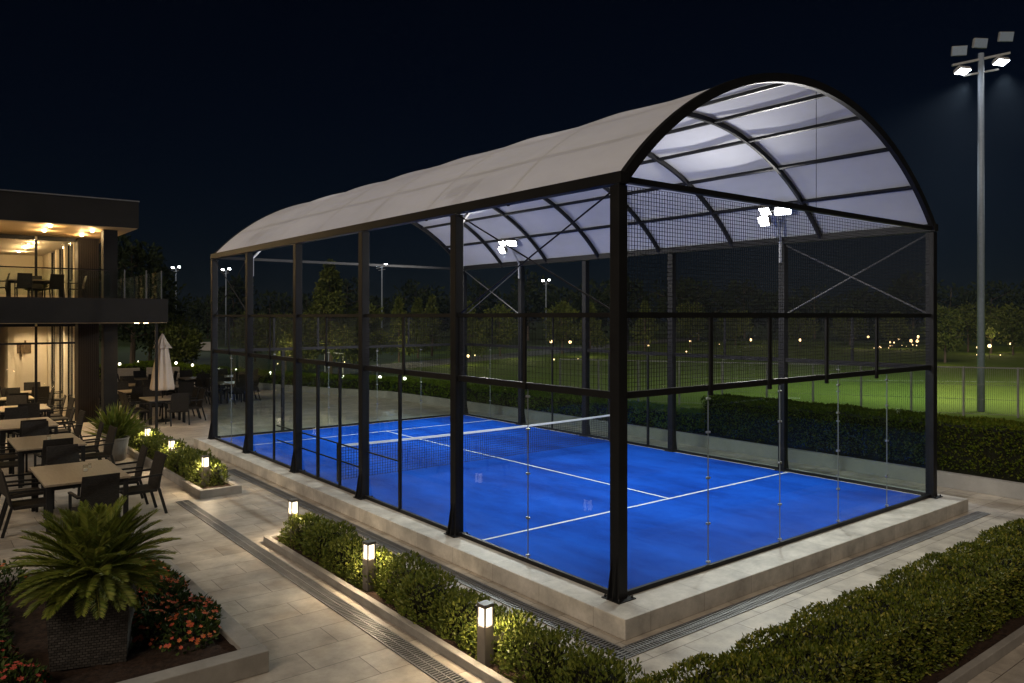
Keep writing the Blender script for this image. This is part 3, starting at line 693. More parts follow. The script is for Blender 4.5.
# ---------------------------------------------------------------- bollard lamps
def make_bollard(label):
    t = thing('bollard_lamp', label, 'bollard light', (0,0,0), 0, 'lit bollard lamps along the beds')
    MB().box(-.075,.075,-.075,.075,0,.5).build('bollard_post', M['bollard'], t, bevel=.006)
    fr = MB()
    for sx in (-1,1):
        for sy in (-1,1): fr.box(sx*.066-.009,sx*.066+.009,sy*.066-.009,sy*.066+.009,.5,.73)
    fr.build('lantern_frame', M['bollard'], t)
    MB().box(-.08,.08,-.08,.08,.73,.775).build('cap', M['bollard'], t, bevel=.006)
    MB().box(-.06,.06,-.06,.06,.505,.725).build('lantern', M['lantern'], t)
    return t
B = [(-2.25,6.63,'at the far tip of the narrow bed beside the court'),(-2.42,3.16,'in the middle of the narrow bed beside the court'),(-2.53,-.13,'nearest the camera, in the narrow bed beside the court'),
     (-2.24,12.3,'at the near corner of the terrace bed'),(-2.2,15.6,'second along the terrace bed, half hidden by shrubs'),(-2.15,18.6,'third and smallest along the terrace bed beyond the pale pot')]
b0 = make_bollard('x'); bl = []
for i, (x,y,s_) in enumerate(B):
    lab = 'lit square bollard lamp ' + s_
    o = b0 if i == 0 else dup(b0, (x,y,.07), 0, lab)
    o.location = (x,y,.07 if i < 3 else .12); o.rotation_euler = (0,0,rad(6)); o['label'] = lab
    z = o.location.z
    for dx, dy in ((.13,0),(-.13,0),(0,.13),(0,-.13)):
        area('bollard_glow', (x+dx*.75,y+dy*.75,z+.61), (x+dx*3,y+dy*3,z+.61-.38), 8.5, WARM, .1, .2, 120)

# ---------------------------------------------------------------- furniture
def make_chair(name, seatm, legm, label):
    t = thing(name, label, 'chair', (0,0,0)); SH = .58; w = .36
    # faces +y ; back at -y
    MB().box(-w,w,-.33,.36,SH-.06,SH).build('seat', M[seatm], t, bevel=.015)
    b = MB(); N = 6
    for k in range(N+1):
        z = SH-.02+(1.32-SH+.02)*k/N; y = -.34-.16*(k/N)**1.3; ww = w-.0-.025*(k/N)
        for x, dy in ((-ww,0),(ww,0),(ww,-.035),(-ww,-.035)): b.v.append((x,y+dy+(-.02 if abs(x)<0 else 0),z))
        if k:
            for j in range(4): b.f.append((4*k-4+j,4*k-4+(j+1)%4,4*k+(j+1)%4,4*k+j)); b.m.append(0)
    b.f += [(3,2,1,0),(4*N,4*N+1,4*N+2,4*N+3)]; b.m += [0,0]
    b.build('backrest', M[seatm], t)
    for s_ in (-1,1):
        MB().bar((s_*(w+.01),.34,.0),(s_*(w+.01),.34,.86),.05,.05,up=(0,1,0)).build('leg', M[legm], t)
        MB().bar((s_*(w-.01),-.52,.0),(s_*(w-.01),-.36,SH),.05,.055,up=(0,1,0)).build('leg', M[legm], t)
        MB().bar((s_*(w+.015),-.42,.9),(s_*(w+.015),.38,.875),.065,.035).build('armrest', M[legm], t)
    return t
chairD = make_chair('terrace_chair', 'chair', 'chairleg', '')
used = [False]
def chair(x, y, rz, label, group='dark woven terrace chairs', z=0, scale=None):
    if not used[0]:
        used[0] = True; chairD.location = (x,y,z); chairD.rotation_euler = (0,0,rz); chairD['label'] = label; chairD['group'] = group
        if scale: chairD.scale = (scale,)*3
        return chairD
    return dup(chairD, (x,y,z), rz, label, group, scale or 1.0)
def table(x, y, w, d, label, rz=0, z=0, h=1.0, scale=None, name='dining_table'):
    t = thing(name, label, 'table', (x,y,z), rz, 'taupe dining tables on the terrace')
    MB().box(-w/2,w/2,-d/2,d/2,h-.045,h).build('tabletop', M['tabletop'], t, bevel=.006)
    ap = MB(); ap.box(-w/2+.05,w/2-.05,-d/2+.05,-d/2+.08,h-.13,h-.047); ap.box(-w/2+.05,w/2-.05,d/2-.08,d/2-.05,h-.13,h-.047)
    ap.box(-w/2+.05,-w/2+.08,-d/2+.08,d/2-.08,h-.13,h-.047); ap.box(w/2-.08,w/2-.05,-d/2+.08,d/2-.08,h-.13,h-.047); ap.build('apron', M['chairleg'], t)
    for sx in (-1,1):
        for sy in (-1,1): MB().box(sx*(w/2-.08)-.045,sx*(w/2-.08)+.045,sy*(d/2-.08)-.045,sy*(d/2-.08)+.045,0,h-.047).build('leg', M['chairleg'], t)
    return t
def jar(x, y, z, label, s=1.0):
    t = thing('candle_jar', label, 'candle jar', (x,y,z), 0, 'small glass jars on the dining tables')
    MB().lathe([(.05*s,0),(.055*s,.01),(.055*s,.13*s),(.05*s,.14*s)],14).build('glass', M['jar'], t, smooth=False)
    MB().lathe([(.04*s,.012),(.04*s,.07*s)],12).build('candle', M['candle'], t)
ord_ = ['front','second','third','fourth']
TX = [-5.22,-5.18,-5.2,-4.75]; TY = [11.45,16.75,21.4,26.35]; TD = [2.45,2.45,2.5,1.9]
for i in range(4):
    x, y, d = TX[i], TY[i], TD[i]; nm_ = ord_[i]
    table(x, y, 1.6, d, f'rectangular taupe dining table, {nm_} in the row beside the building')
    H_ = math.pi
    chair(x-.02, y-d/2-.38 - (.35 if i == 0 else 0), rad(3), f'dark woven armchair at the near end of the {nm_} dining table, back to the camera')
    chair(x+.0, y+d/2+.25, H_+rad(4), f'dark woven armchair at the far end of the {nm_} dining table')
    for k, dy in enumerate((-.6, .62)):
        chair(x+.98+(.08 if k==0 else 0), y+dy, rad(90)+rad(4-8*k), f'dark woven armchair, walkway side of the {nm_} dining table, {"nearer" if k==0 else "farther"} one')
        chair(x-.98, y+dy, rad(-90)+rad(5*k), f'dark woven armchair on the building side of the {nm_} dining table, {"nearer" if k==0 else "farther"} one')
jar(-5.1, 11.35, 1.0, 'small glass candle jar in the middle of the front dining table'); jar(-4.95,11.75,1.0,'tiny glass jar beyond the candle jar on the front dining table',.7)
jar(-5.1,16.9,1.0,'small glass candle jar on the second dining table'); jar(-5.1,21.4,1.0,'small glass candle jar on the third dining table')
# umbrella table
ux, uy = .3, 26.75
table(ux, uy, 1.45, 1.75, 'taupe dining table pierced by the closed cream umbrella', rad(0))
for k, (dx,dy,a,s_) in enumerate(((1.02,-.45,90,'court side, nearer'),(1.02,.45,90,'court side, farther'),(-1.02,-.4,-90,'building side, nearer'),(-1.02,.45,-90,'building side, farther'),(.25,-1.3,0,'near end, back to the camera'),(.0,1.25,180,'far end'))):
    chair(ux+dx, uy+dy, rad(a+4*math.sin(k*3)), f'dark woven armchair at the umbrella table, {s_}')
t = thing('parasol', 'closed cream canvas parasol standing over a terrace table', 'parasol', (ux,uy,0))
MB().lathe([(.3,0),(.3,.06),(.06,.1),(.03,.14)],20).build('base', M['chairleg'], t)
MB().tube([(0,0,.1),(0,0,3.72)],.028,10).build('pole', M['darkwood'], t)
MB().lathe([(.42,1.34),(.44,1.42),(.37,2.0),(.28,2.6),(.22,3.0),(.2,3.14)],64,pleat=.13,k=9).build('canopy', M['canvas'], t, smooth=True)
MB().lathe([(.34,3.1),(.3,3.16),(.16,3.4),(.07,3.62),(.02,3.72)],48,pleat=.16,k=9).build('vent_cap', M['canvas'], t, smooth=True)
MB().lathe([(.215,2.58),(.235,2.6),(.235,2.66),(.21,2.68)],32).build('tie_band', M['canvas'], t)
# farther terrace furniture
far = [(-.1,30.9,'behind the thick column'),(2.3,32.2,'just right of the parasol'),(4.5,37.0,'far right near the hedge lights'),(5.0,32.6,'behind the far corner of the court'),(2.4,38.4,'in front of the cream sofas'),(.9,34.6,'between the parasol and the cream sofas'),(-1.1,34.8,'hidden behind the thick column base'),(6.6,37.2,'nearest the curving hedge lights')]
for i, (x,y,s_) in enumerate(far):
    table(x, y, 1.4, 1.5, 'taupe dining table ' + s_)
    for k, (dx,dy,a,q) in enumerate(((1.0,.0,90,'court side'),(-1.0,.1,-90,'building side'),(.05,-1.1,0,'near side'),(-.05,1.1,180,'far side'))):
        chair(x+dx, y+dy, rad(a+6*math.sin(i*4+k)), f'dark chair, {q} of table {s_}')
def sofa(x, y, rz, w, label):
    t = thing('wicker_sofa', label, 'sofa', (x,y,0), rz, 'cream wicker sofas at the back of the terrace')
    MB().box(-w/2,w/2,-.5,.5,.08,.5).build('base', M['lightwicker'], t, bevel=.02)
    MB().box(-w/2,w/2,-.5,-.32,.5,1.25).build('backrest', M['lightwicker'], t, bevel=.03)
    for s_ in (-1,1): MB().box(s_*(w/2-.08)-.08,s_*(w/2-.08)+.08,-.318,.5,.5,.85).build('armrest', M['lightwicker'], t, bevel=.02)
    MB().box(-w/2+.17,w/2-.17,-.31,.48,.502,.66).build('cushion', M['cushion'], t, bevel=.04)
    for sx in (-1,1):
        for sy in (-1,1): MB().box(sx*(w/2-.1)-.03,sx*(w/2-.1)+.03,sy*.42-.03,sy*.42+.03,0,.08).build('leg', M['chairleg'], t)
sofa(2.2,43.6,rad(180-10),1.9,'cream wicker sofa, left of the pair beyond the thick column'); sofa(4.4,43.2,rad(180-14),1.9,'cream wicker sofa, right of the pair near the hedge lights')
sofa(.2,44.6,rad(90),1.5,'cream wicker armchair sofa seen past the left edge of the thick column')

# ---------------------------------------------------------------- building
bd = thing('restaurant_building', 'two-storey dark modern restaurant pavilion with glowing glazed rooms and a balcony', 'building', (-2,24,0))
bl_ = bd.location
def part(name, mb, m, parent=bd, **kw):
    p = Vector((0,0,0)) if parent is not bd else bl_
    mb.v = [(v[0]-bl_.x, v[1]-bl_.y, v[2]-bl_.z) for v in mb.v]
    return mb.build(name, M[m], parent, **kw)
XL = -24; YF = 23.41; YB = 39
SZ0, SZ1, RZ0, RZ1 = 4.19, 5.11, 7.72, 8.73
part('balcony_slab', MB().box(XL,-.32,YF,YB,SZ0+.02,SZ1), 'fascia', bevel=.01)
part('soffit', MB().box(XL,-.36,YF+.04,YB-.05,SZ0,SZ0+.018), 'soffit')
part('roof', MB().box(XL,-1.35,YF,YB,RZ0+.02,RZ1), 'fascia', bevel=.01)
part('roof_edge', MB().box(XL,-1.33,YF-.02,YF+.1,RZ1,RZ1+.04), 'galv2')
part('soffit', MB().box(XL,-1.39,YF+.04,YB-.05,RZ0,RZ0+.018), 'soffit')
part('floor', MB().box(XL,-1.7,28.6,YB-.3,.002,.012), 'floor'); part('floor', MB().box(XL,-1.8,28.6,YB-.3,SZ1,SZ1+.012), 'floor')
part('ceiling', MB().box(XL,-2.66,28.75,YB-.42,SZ0-.09,SZ0-.002), 'ceil'); part('ceiling', MB().box(XL,-2.66,28.75,YB-.42,RZ0-.14,RZ0-.002), 'ceil')
for z0, z1 in ((0,SZ0),(SZ1,RZ0)):
    part('column', MB().box(-2.36,-1.88,24.4,24.88,z0,z1-.002), 'fascia', bevel=.008)
    part('column', MB().box(-10.4,-9.9,24.4,24.88,z0,z1-.002), 'fascia', bevel=.008)
    part('back_wall', MB().box(XL,-1.77,YB-.4,YB-.1,z0,z1-.004), 'cream')
    pr_ = MB().box(-2.58,-1.79,28.45,29.25,z0,z1-.004)
    for k in range(10): pr_.box(-2.56+k*.079,-2.52+k*.079,28.42,28.449,z0,z1-.004)
    part('slatted_pier', pr_, 'darkwood')
    # right-hand room wall: piers and windows
    for k, (a, b_) in enumerate(((29.26,29.6),(31.6,32.1),(34.0,34.6),(36.5,38.58))): part('wall_pier', MB().box(-2.6,-2.3,a,b_,z0,z1-.004), 'cream')
    for a, b_ in ((29.61,31.59),(32.11,33.99),(34.61,36.49)):
        w1 = part('window', MB().box(-2.5,-2.44,a,a+.07,z0+.02,z1-.1).box(-2.5,-2.44,b_-.07,b_,z0+.02,z1-.1).box(-2.5,-2.44,a+.07,b_-.07,z0+.9,z0+.95).box(-2.5,-2.44,(a+b_)/2-.03,(a+b_)/2+.03,z0+.95,z1-.1), 'black')
        part('pane', MB().box(-2.476,-2.464,a+.07,b_-.07,z0+.04,z1-.12), 'winglass', w1)
    # front glazing
    xs = [-2.62,-4.06,-5.6,-7.15,-8.7,-10.25,-11.8,-13.4]
    for k in range(len(xs)-1):
        a, b_ = xs[k+1], xs[k]
        fr_ = MB().box(a-.045,a+.045,28.55,28.65,z0+.015,z1-.15)
        fr_.box(a+.045,b_-.045,28.55,28.65,z1-.17,z1-.01)
        if z0 == 0: fr_.box(a+.045,b_-.045,28.56,28.64,3.3,3.38)
        fr_.box(a+.045,b_-.045,28.56,28.64,z0+.015,z0+.08)
        w1 = part('window', fr_, 'black'); part('pane', MB().box(a+.045,b_-.045,28.594,28.606,z0+.08,z1-.18), 'winglass', w1)
part('corner_post', MB().box(-.75,-.66,23.5,23.59,0,SZ0-.002), 'fascia')
part('dark_panel', MB().box(-6.5,-4.55,38.5,38.598,.3,3.3), 'black'); part('dark_panel', MB().box(-8,-4.6,38.5,38.598,SZ1+.02,RZ0-.75), 'black')
part('screen_wall', MB().box(-4.45,-4.2,35,38.6,0.012,SZ0-.1), 'cream')
part('wall_art', MB().box(-3.75,-3.68,36.9,36.98,2.45,3.1).box(-3.6,-3.52,36.9,36.98,2.6,3.25).box(-3.9,-3.3,36.99,37.02,2.6,3.1), 'artwork')
part('feature_wall', MB().box(-4.19,-2.62,37.03,37.2,.012,SZ0-.1), 'cream')
# balustrade
bal = MB()
bal.box(XL,-2.3,23.6,23.62,SZ1+.08,SZ1+1.0)
part('glass_balustrade', bal, 'railglass')
part('glass_balustrade', MB().box(-.48,-.46,23.62,38.5,SZ1+.04,SZ1+1.05), 'railglass')
part('glass_balustrade', MB().box(-1.84,-.52,23.6,23.62,SZ1+.04,SZ1+1.05), 'railglass')
part('handrail', MB().box(XL,-2.37,23.58,23.64,SZ1+1.02,SZ1+1.06), 'black')
for x,y in ((-1.8,23.61),(-1.05,23.61),(-.5,23.66)): part('balustrade_post', MB().box(x-.02,x+.02,y-.02,y+.02,SZ1,SZ1+1.08), 'greyframe')
for k in range(6): part('balustrade_post', MB().box(-.5,-.45,25.8+k*2.4-.02,25.8+k*2.4+.02,SZ1,SZ1+1.08), 'frame')
# downlights: lens + spot
def glow(x, y, z, e):      # surface-mounted globe downlight
    part('downlight', MB().lathe([(.03,-.05),(.055,-.035),(.06,-.02),(.055,-.001)],14,(x,y,z)), 'downlight')
    point('downlight_glow', (x,y,z-.16), e*5, (1,.66,.3), .05)
def down(x, y, z, e=14, deg=120):
    part('downlight', MB().lathe([(.085,-.012),(.085,-.001)],14,(x,y,z)), 'downlight')
    spot('downlight_beam', (x,y,z-.03), (x,y,0), e*7, (1,.72,.4), deg, .8, .07)
for x, y in ((-4.11,24.36),(-4.07,26.21),(-2.62,25.12),(-2.65,27.17),(-6.3,24.4),(-6.3,26.3),(-8.5,24.4),(-8.5,26.3)): glow(x, y, RZ0, 9)
for y in (30.2,32.2,33.4,35.9): glow(-3.93,y,RZ0-.14,13)
for y in (30.4,33.5): glow(-7.5,y,RZ0-.14,20)
for y in (28,31.5,35): down(-1.1,y,SZ0,14,140)  # added downlights, unseen, to brighten the far terrace
for x, y in ((-1.33,23.85),(-1.03,23.75)): down(x,y,SZ0,10,130)
for x,y in ((-3.4,25.3),(-5.4,25.3),(-7.6,25.3),(-3.4,27.4),(-5.4,27.4),(-8,27.4)): down(x,y,SZ0,30,140)
for x,y in ((-3.1,30.5),(-3.1,32.6),(-5.2,30.5),(-5.2,33.5),(-7.6,31),(-3.4,35.8)): down(x,y,SZ0-.09,66,150)
for i,(x,y,a,s_) in enumerate(((-5.55,26.2,90,'at the left edge of the photo'),(-4.75,26.0,0,'left of the mullion, back to the railing'),(-3.75,26.1,10,'right of the mullion'),(-2.95,26.5,90,'nearest the column, turned sideways'),(-4.2,27.3,180,'behind the balcony table'))):
    chair(x,y,rad(a),'small dark armchair on the balcony '+s_,'chairs on the upper balcony',SZ1+.012,.7)
table(-4.3,26.7,1.9,.75,'low taupe table on the upper balcony behind the railing',0,SZ1+.012,.72)
t = thing('potted_plant','dark leafy potted plant inside the upper room','plant',(-3.75,31.2,SZ1+.012))
MB().lathe([(.18,0),(.24,.4),(.21,.4)],16).build('pot', M['pot'], t)
r = np.random.default_rng(5); n=160; az=r.uniform(0,6.283,n); el=r.uniform(.2,1.5,n); Dr=np.stack([np.cos(az)*np.cos(el),np.sin(az)*np.cos(el),np.sin(el)],1)
MB().leaves(np.tile([0,0,.4],(n,1))+Dr*r.uniform(0,.3,n)[:,None],Dr,unit(r.normal(size=(n,3))),r.uniform(.3,.55,n),np.full(n,.09)).build('foliage', M['treeleaf'], t)
# ground floor dining room
for i,(x,y) in enumerate(((-4.6,30.6),(-3.5,33.4),(-6.2,32.2))):
    s_ = ['just behind the glass','by the windows at the back','at the left edge of the photo'][i]
    table(x,y,1.3,1.3,'taupe table inside the ground-floor dining room '+s_)
    for k,(dx,dy,a,q) in enumerate(((.9,0,90,'right'),(-.9,0,-90,'left'),(0,-.95,0,'front'),(0,.95,180,'back'))): chair(x+dx,y+dy,rad(a),f'indoor dark armchair, {q} of the table {s_}', 'chairs inside the dining room')

# ---------------------------------------------------------------- masts and distant lamps
def mast(x, y, h, s, label, heads, group):
    t = thing('floodlight_mast', label, 'floodlight', (x,y,0), 0, group)
    MB().tube([(0,0,-.05),(0,0,h*.5),(0,0,h)],[.17*s,.15*s,.125*s],14).build('pole', M['mastgrey'], t, smooth=True)
    a = YAW; rx, ry = math.cos(a), -math.sin(a)
    cb = MB(); w = 1.35*s
    cb.bar((-rx*w,-ry*w,h-.28*s-.28*s),(rx*w,ry*w,h-.28*s+.3*s),.1*s,.1*s); cb.bar((-rx*w*.6,-ry*w*.6,h-1.05*s),(rx*w*.6,ry*w*.6,h-.75*s),.08*s,.08*s)
    cb.build('crossbar', M['galv'], t)
    for (u, dz, aim, w_, h_, lit) in heads:
        lamp_head(t, (rx*u*s, ry*u*s, h+dz*s), (rx*u*s+aim[0], ry*u*s+aim[1], h+dz*s+aim[2]), w_*s, h_*s, lit, 'galv')
    return t
fx, fy = math.sin(YAW), math.cos(YAW)
D36 = 36.0
mx_, my_ = -8.253+fx*D36+math.cos(YAW)*(981-512)/F_PX*D36, -7.9146+fy*D36-math.sin(YAW)*(981-512)/F_PX*D36
HM = 16.75
toc = (-fx,-fy)
mast(mx_, my_, HM, 1.0, 'tall grey floodlight mast with five lamp heads beside the pitch at right',
     [(-1.0,.12,(-fx*1.2-.3,-fy*1.2,-.35),.66,.44,False),(.0,.48,(-fx*1.2,-fy*1.2-.2,-.35),.66,.44,False),(1.2,.78,(-fx*1.2,-fy*1.2,-.35),.66,.44,False),
      (-.85,-.85,(-fx*.5+.15,-fy*.5,-1.0),.66,.42,True),(.95,-.42,(-fx*.5+.15,-fy*.5,-1.0),.66,.42,True)], 'floodlight masts')
for u, dz in ((-.85,-1.0),(.85,-.6)):
    spot('mast_beam', (mx_+math.cos(YAW)*u+1.1, my_-math.sin(YAW)*u+.2, HM+dz-.1), (mx_+12, my_+2, 0) if u > 0 else (mx_+5, my_+13, 0), 27000, (1,.98,.9), 110, 1, .2)
spot('mast_beam', (mx_-.6, my_-.3, HM-.9), (17.5, 4.5, 0), 8000, COOL, 38, 1, .2)
def atd(px, d): return (-8.253+fx*d+math.cos(YAW)*(px-512)/F_PX*d, -7.9146+fy*d-math.sin(YAW)*(px-512)/F_PX*d)
for px, d, ytop, s_ in ((176,120,268,'small distant lit mast just right of the restaurant building'),(226,115,270,'small distant lit mast framed by the far left bay of the court'),(382,100,266,'distant lit mast right of the big conifer'),(546,125,281,'distant lit mast seen between the two nearest left posts')):
    x, y = atd(px, d); h = 4.44+(HOR-ytop)/F_PX*d
    mast(x, y, h, .55, s_, [(-.9,.1,(-fx,-fy,-.6),.8,.5,True),(.9,.3,(-fx,-fy,-.6),.8,.5,True)], 'floodlight masts')
    spot('mast_beam', (x-fx, y-fy, h-.6), (x-fx*25,y-fy*25,0), 2500, COOL, 130, .9, .3)
# globe lamps in the hedges
gl0 = None
def globe(x, y, z, label, group, m='globe', r=.085, hpost=.5):
    t = thing('garden_lamp', label, 'garden light', (x,y,z), 0, group)
    MB().tube([(0,0,0),(0,0,hpost)],.022,6).build('stem', M['chairleg'], t)
    MB().lathe([(r*.35,hpost),(r*.85,hpost+r*.4),(r,hpost+r),(r*.85,hpost+r*1.6),(r*.35,hpost+r*2)],10).build('globe', M[m], t, smooth=True)
    return t
g0 = globe(0,0,0,'small white globe lamp standing on the low hedge behind the far terrace','globe lamps along the low hedges')
a0 = globe(0,0,0,'tiny amber garden lamp among the trees beyond the pitch','amber lamps among the far trees','amber',.16,1.1)
first = True
def put(proto, x, y, z, sc=1):
    o = dup(proto, (x,y,z), 0, None, None, sc); return o
path = [(12.6,30.2),(11.6,32.4),(10.7,34.2),(10.1,36),(9.5,38),(9.0,40),(8.5,42.2),(8.1,44.2),(7.5,47),(7.0,50),(6.5,53),(6.0,56)]
g0.location = (12.9,28.2,.5)
for i,(x,y) in enumerate(path): put(g0, x+rnd.uniform(-.3,.3), y, .5+rnd.uniform(-.05,.1), rnd.choice((.75,.9,1)))
for i in range(5): put(g0, -4+i*1.9+rnd.uniform(-.4,.4), 51.9, .5+rnd.uniform(-.1,.1))
for y in (24.8,27.6): put(g0, 13.6, y, .5, .6)
lampspots = []
for px0, px1, d0, d1, n in ((440,480,62,85,5),(510,600,70,100,9),(620,720,85,120,4),(740,830,100,130,3),(865,925,95,120,20),(975,1015,80,110,8),(270,345,60,80,7),(196,215,110,120,4)):
    for k in range(n): lampspots.append((rnd.uniform(px0,px1), rnd.uniform(d0,d1)))
for i,(px,d) in enumerate(lampspots):
    x, y = atd(px,d)
    if i == 0: a0.location = (x,y,-.05)
    else: put(a0, x, y, -.05, rnd.choice((.22,.3,.4,.5,.6,.8,1.1)))
for px, d, e in ((460,70,60),(520,80,60),(585,85,60),(650,95,70),(760,115,70),(860,105,90),(905,105,120),(990,90,90),(400,72,50),(330,52,60),(290,58,40),(1008,95,60),(940,70,50)):
    x, y = atd(px,d); point('garden_lamp_glow', (x,y,1.8), e*(4 if px < 640 else 2.2), (1,.8,.42), .15)

# ---------------------------------------------------------------- trees
def tree(px, d, h, r_, kind, label, n, leaf, m='treeleaf', seed=0):
    x, y = atd(px, d); r = np.random.default_rng(seed)
    t = thing('conifer_tree' if kind == 'cone' else 'round_tree', label, 'tree', (x,y,-.05), 0, 'trees beyond the court')
    tr = MB(); tr.tube([(0,0,0),(.03*h*.3,0,h*.3),(0,.02*h,h*.62),(0,0,h*.95)],[h*.022,h*.017,h*.01,h*.003],7)
    nb = 9
    for k in range(nb):
        a = k*2.4; z = h*(.25+.6*k/nb); q = r_*(.8 if kind != 'cone' else .85*(1-(z/h)))
        tr.tube([(0,0,z),(q*.6*math.cos(a),q*.6*math.sin(a),z+q*.2),(q*math.cos(a),q*math.sin(a),z+q*.35)],[h*.008,h*.005,h*.002],5)
    tr.build('trunk', M['bark'], t)
    # clumps
    nc = 60 if kind == 'cone' else 34; cl_ = []
    for k in range(nc):
        if kind == 'cone':
            f = r.uniform(.04,.98)**.85; z = h*(.1+.88*f); R_ = r_*(1-f)**.9*r.uniform(.55,1.08); a = r.uniform(0,6.283); cl_.append((R_*math.cos(a),R_*math.sin(a),z,max(.12,.3*r_*(1-f)**.6)))
        else:
            v = r.normal(size=3); v /= np.linalg.norm(v); q = r.uniform(.35,1)**.5
            cl_.append((v[0]*r_*q*.85,v[1]*r_*q*.85,h*.6+v[2]*h*.36*q,r_*r.uniform(.22,.4)))
    cl_ = np.array(cl_); ci = r.integers(0,nc,n); v = unit(r.normal(size=(n,3)))
    P = cl_[ci,:3]+v*(cl_[ci,3]*r.uniform(.5,1.1,n))[:,None]; P[:,2] = np.clip(P[:,2],h*.06,h)
    Dr = unit(v+r.normal(0,.6,(n,3))+np.array([0,0,-.2 if kind=='cone' else .2])); Ls = leaf*r.uniform(.6,1.4,n)
    MB().leaves(P,Dr,unit(r.normal(size=(n,3))),Ls,Ls*.55).build('crown', M[m], t)
    return t
tree(330,56,8.7,2.5,'cone','large pointed conifer framed between the left court posts',9000,.26,seed=1)
tl = [(285,60,5.0,1.8,'round','bushy tree left of the large conifer'),(305,66,4.6,1.7,'round','low tree tucked behind the large conifer on its left'),(366,58,5.3,1.6,'round','bushy tree just right of the large conifer'),
 (399,75,6.3,1.6,'cone','small pointed tree right of the distant mast'),(418,82,6.6,1.4,'cone','left of two slim pointed trees near the second post'),(432,86,7.0,1.4,'cone','right of two slim pointed trees near the second post'),
 (470,80,6.0,1.8,'cone','pointed tree just right of the second left post'),(500,86,5.6,2.2,'round','round tree behind the court floodlight post'),(562,92,6.2,2.2,'round','round tree right of the thin distant mast'),(590,96,6.4,2.0,'cone','pointed tree left of the nearest corner post'),
 (645,100,6.6,2.0,'cone','pointed tree right of the nearest corner post'),(690,110,6.4,2.6,'round','round tree behind the mesh at centre right'),(735,118,5.6,2.6,'round','round tree left of the nearer floodlight post'),(800,112,5.2,2.4,'round','round tree right of the nearer floodlight post'),(850,118,5.6,2.6,'round','round tree above the cluster of amber lamps'),
 (893,112,5.0,2.4,'round','round tree just left of the right corner post'),(945,74,5.6,1.9,'round','oval tree just right of the right corner post'),(968,96,6.2,2.4,'round','round tree left of the tall mast'),(991,92,6.0,2.3,'round','round tree right of the tall mast'),(1013,88,5.8,2.3,'round','round tree at the right edge of the photo'),
 (172,66,4.6,2.2,'round','leafy tree beside the balcony corner'),(182,58,3.6,1.5,'round','small leafy tree behind the closed parasol'),(255,76,4.8,2.1,'round','low tree in the far left bay of the court')]
for i,(px,d,h,r_,k,lab) in enumerate(tl): tree(px,d,h,r_,k,lab,2600,.3,seed=10+i)
back = [(132,62,10.8,3.4),(150,75,8.6,3.4),(110,70,11,3.6)]
bl2 = ['tall dark tree rising behind the building corner','dark tree between the building corner and the distant mast','dark tree hidden mostly by the building column']
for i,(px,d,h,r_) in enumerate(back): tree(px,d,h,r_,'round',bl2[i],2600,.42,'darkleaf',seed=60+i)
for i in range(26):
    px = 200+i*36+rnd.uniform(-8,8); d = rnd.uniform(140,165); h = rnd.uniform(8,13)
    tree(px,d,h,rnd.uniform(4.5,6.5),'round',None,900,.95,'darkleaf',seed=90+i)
for o in [o for o in bpy.data.objects if o.name.startswith('round_tree') and 'label' not in o]:
    o['label'] = 'tall black tree in the distant treeline against the night sky'; o['group'] = 'distant dark treeline'

# ---------------------------------------------------------------- pitch fence, goal, barrier
fa = Vector((*atd(1075,33),0)); fb_ = Vector((*atd(560,41),0)); n = 11
fence = thing('pitch_fence', 'green wire fence with thin bars around the pitch behind the hedge', 'fence', fa)
dv = (fb_-fa)/n; HF = 2.2
for i in range(n+1):
    p = dv*i; MB().box(p.x-.035,p.x+.035,p.y-.035,p.y+.035,-.05,HF).build('fence_post', M['fencepaint'] if 'fencepaint' in M else M['galv2'], fence)
for i in range(n):
    a = dv*i; b_ = dv*(i+1); pm = MB()
    pm.bar(a+Vector((0,0,HF-.04)), b_+Vector((0,0,HF-.04)), .045,.05)
    for z in (.1,.75,1.4): pm.bar(a+Vector((0,0,z)), b_+Vector((0,0,z)), .012)
    for k in range(1,26): q = a+(b_-a)*k/26; pm.bar((q.x,q.y,.05),(q.x,q.y,HF-.05),.009)
    pm.build('fence_panel', M['galv2'], fence)
gx, gy = atd(325,62); gd = Vector((*atd(343,60),0))-Vector((gx,gy,0))
t = thing('football_goal','small white football goal on the lawn beyond the court','goal',(gx,gy,-.05))
MB().tube([(0,0,0),(0,0,1.6)],.05,8).build('goal_post', M['white'], t); MB().tube([(gd.x,gd.y,0),(gd.x,gd.y,1.6)],.05,8).build('goal_post', M['white'], t); MB().tube([(0,0,1.58),(gd.x,gd.y,1.58)],.045,8).build('crossbar', M['white'], t)
a = Vector((*atd(178,100),.55)); b_ = Vector((*atd(217,100),.55))
tag(MB().bar(a,b_,.2,1.1).build('barrier_wall', M['concrete']), 'pale low barrier wall far behind the parasol', 'wall')

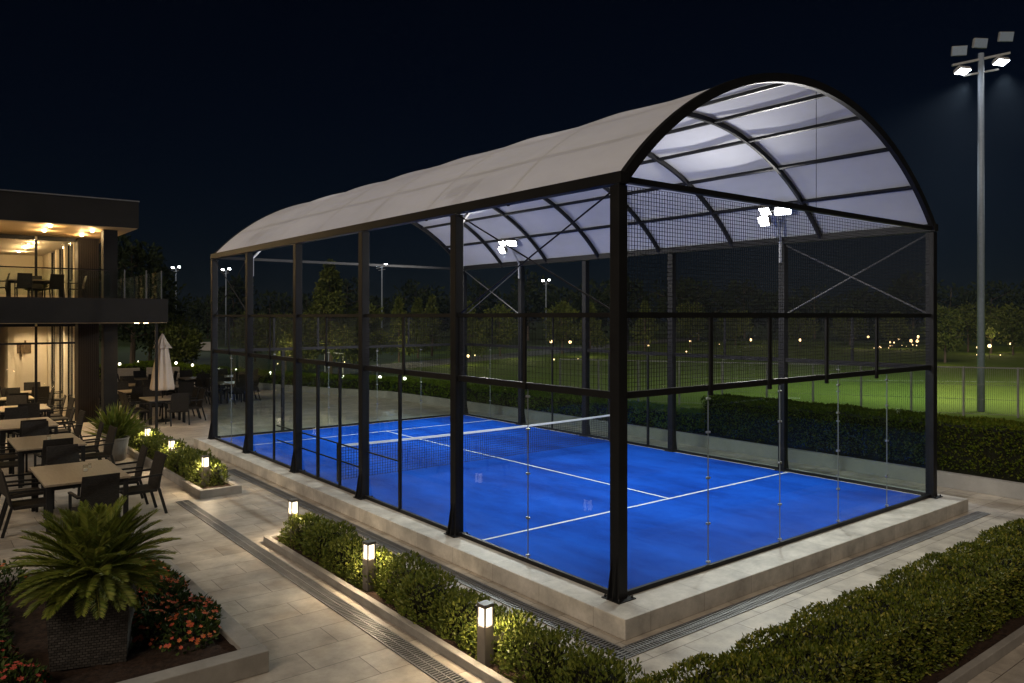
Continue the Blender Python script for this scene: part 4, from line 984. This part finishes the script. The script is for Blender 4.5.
# ---------------------------------------------------------------- sky and added warm fill light
wd = bpy.data.worlds.new('World'); S.world = wd; wd.use_nodes = True; nt = wd.node_tree
bg = nt.nodes['Background']; sky = nt.nodes.new('ShaderNodeTexSky'); sky.sky_type = 'NISHITA'; sky.sun_disc = False
SUN_EL, SUN_AZ = rad(38), rad(244)      # azimuth: direction the light comes FROM, clockwise from +y
sky.sun_elevation = SUN_EL; sky.sun_rotation = SUN_AZ
mx = nt.nodes.new('ShaderNodeMix'); mx.data_type = 'RGBA'; mx.blend_type = 'MULTIPLY'; mx.inputs['Factor'].default_value = 1
mx.inputs['B'].default_value = (.25,.42,.75,1)
nt.links.new(sky.outputs[0], mx.inputs['A']); nt.links.new(mx.outputs['Result'], bg.inputs['Color']); bg.inputs['Strength'].default_value = .0014
sl = bpy.data.lights.new('warm_fill', 'SUN'); sl.energy = 1.55; sl.angle = rad(35); sl.color = (1,.84,.67)  # added warm fill from the left, stands in for unseen terrace lights
so_ = bpy.data.objects.new('warm_fill', sl); C.objects.link(so_)
dvec = Vector((math.sin(SUN_AZ)*math.cos(SUN_EL), math.cos(SUN_AZ)*math.cos(SUN_EL), math.sin(SUN_EL)))
so_.rotation_euler = (-dvec).to_track_quat('-Z','Y').to_euler()

hz = MB().box(-260,510,-260,510,-1.2,19).build('haze', None); tag(hz, kind='stuff')
hm = bpy.data.materials.new('night_air'); hm.use_nodes = True; hm.node_tree.nodes.remove(hm.node_tree.nodes['Principled BSDF'])
pv = hm.node_tree.nodes.new('ShaderNodeVolumePrincipled'); pv.inputs['Density'].default_value = .00011; pv.inputs['Color'].default_value = (.5,.7,1,1)
hm.node_tree.links.new(pv.outputs[0], hm.node_tree.nodes['Material Output'].inputs['Volume']); hz.data.materials.clear(); hz.data.materials.append(hm)
vs = S.view_settings; vs.view_transform = 'Standard'; vs.look = 'None'; vs.exposure = 0; vs.gamma = 1
S.cycles.use_denoising = True
S.cycles.max_bounces = 10; S.cycles.transparent_max_bounces = 24; S.cycles.sample_clamp_indirect = 6
S.cycles.caustics_reflective = False; S.cycles.caustics_refractive = False
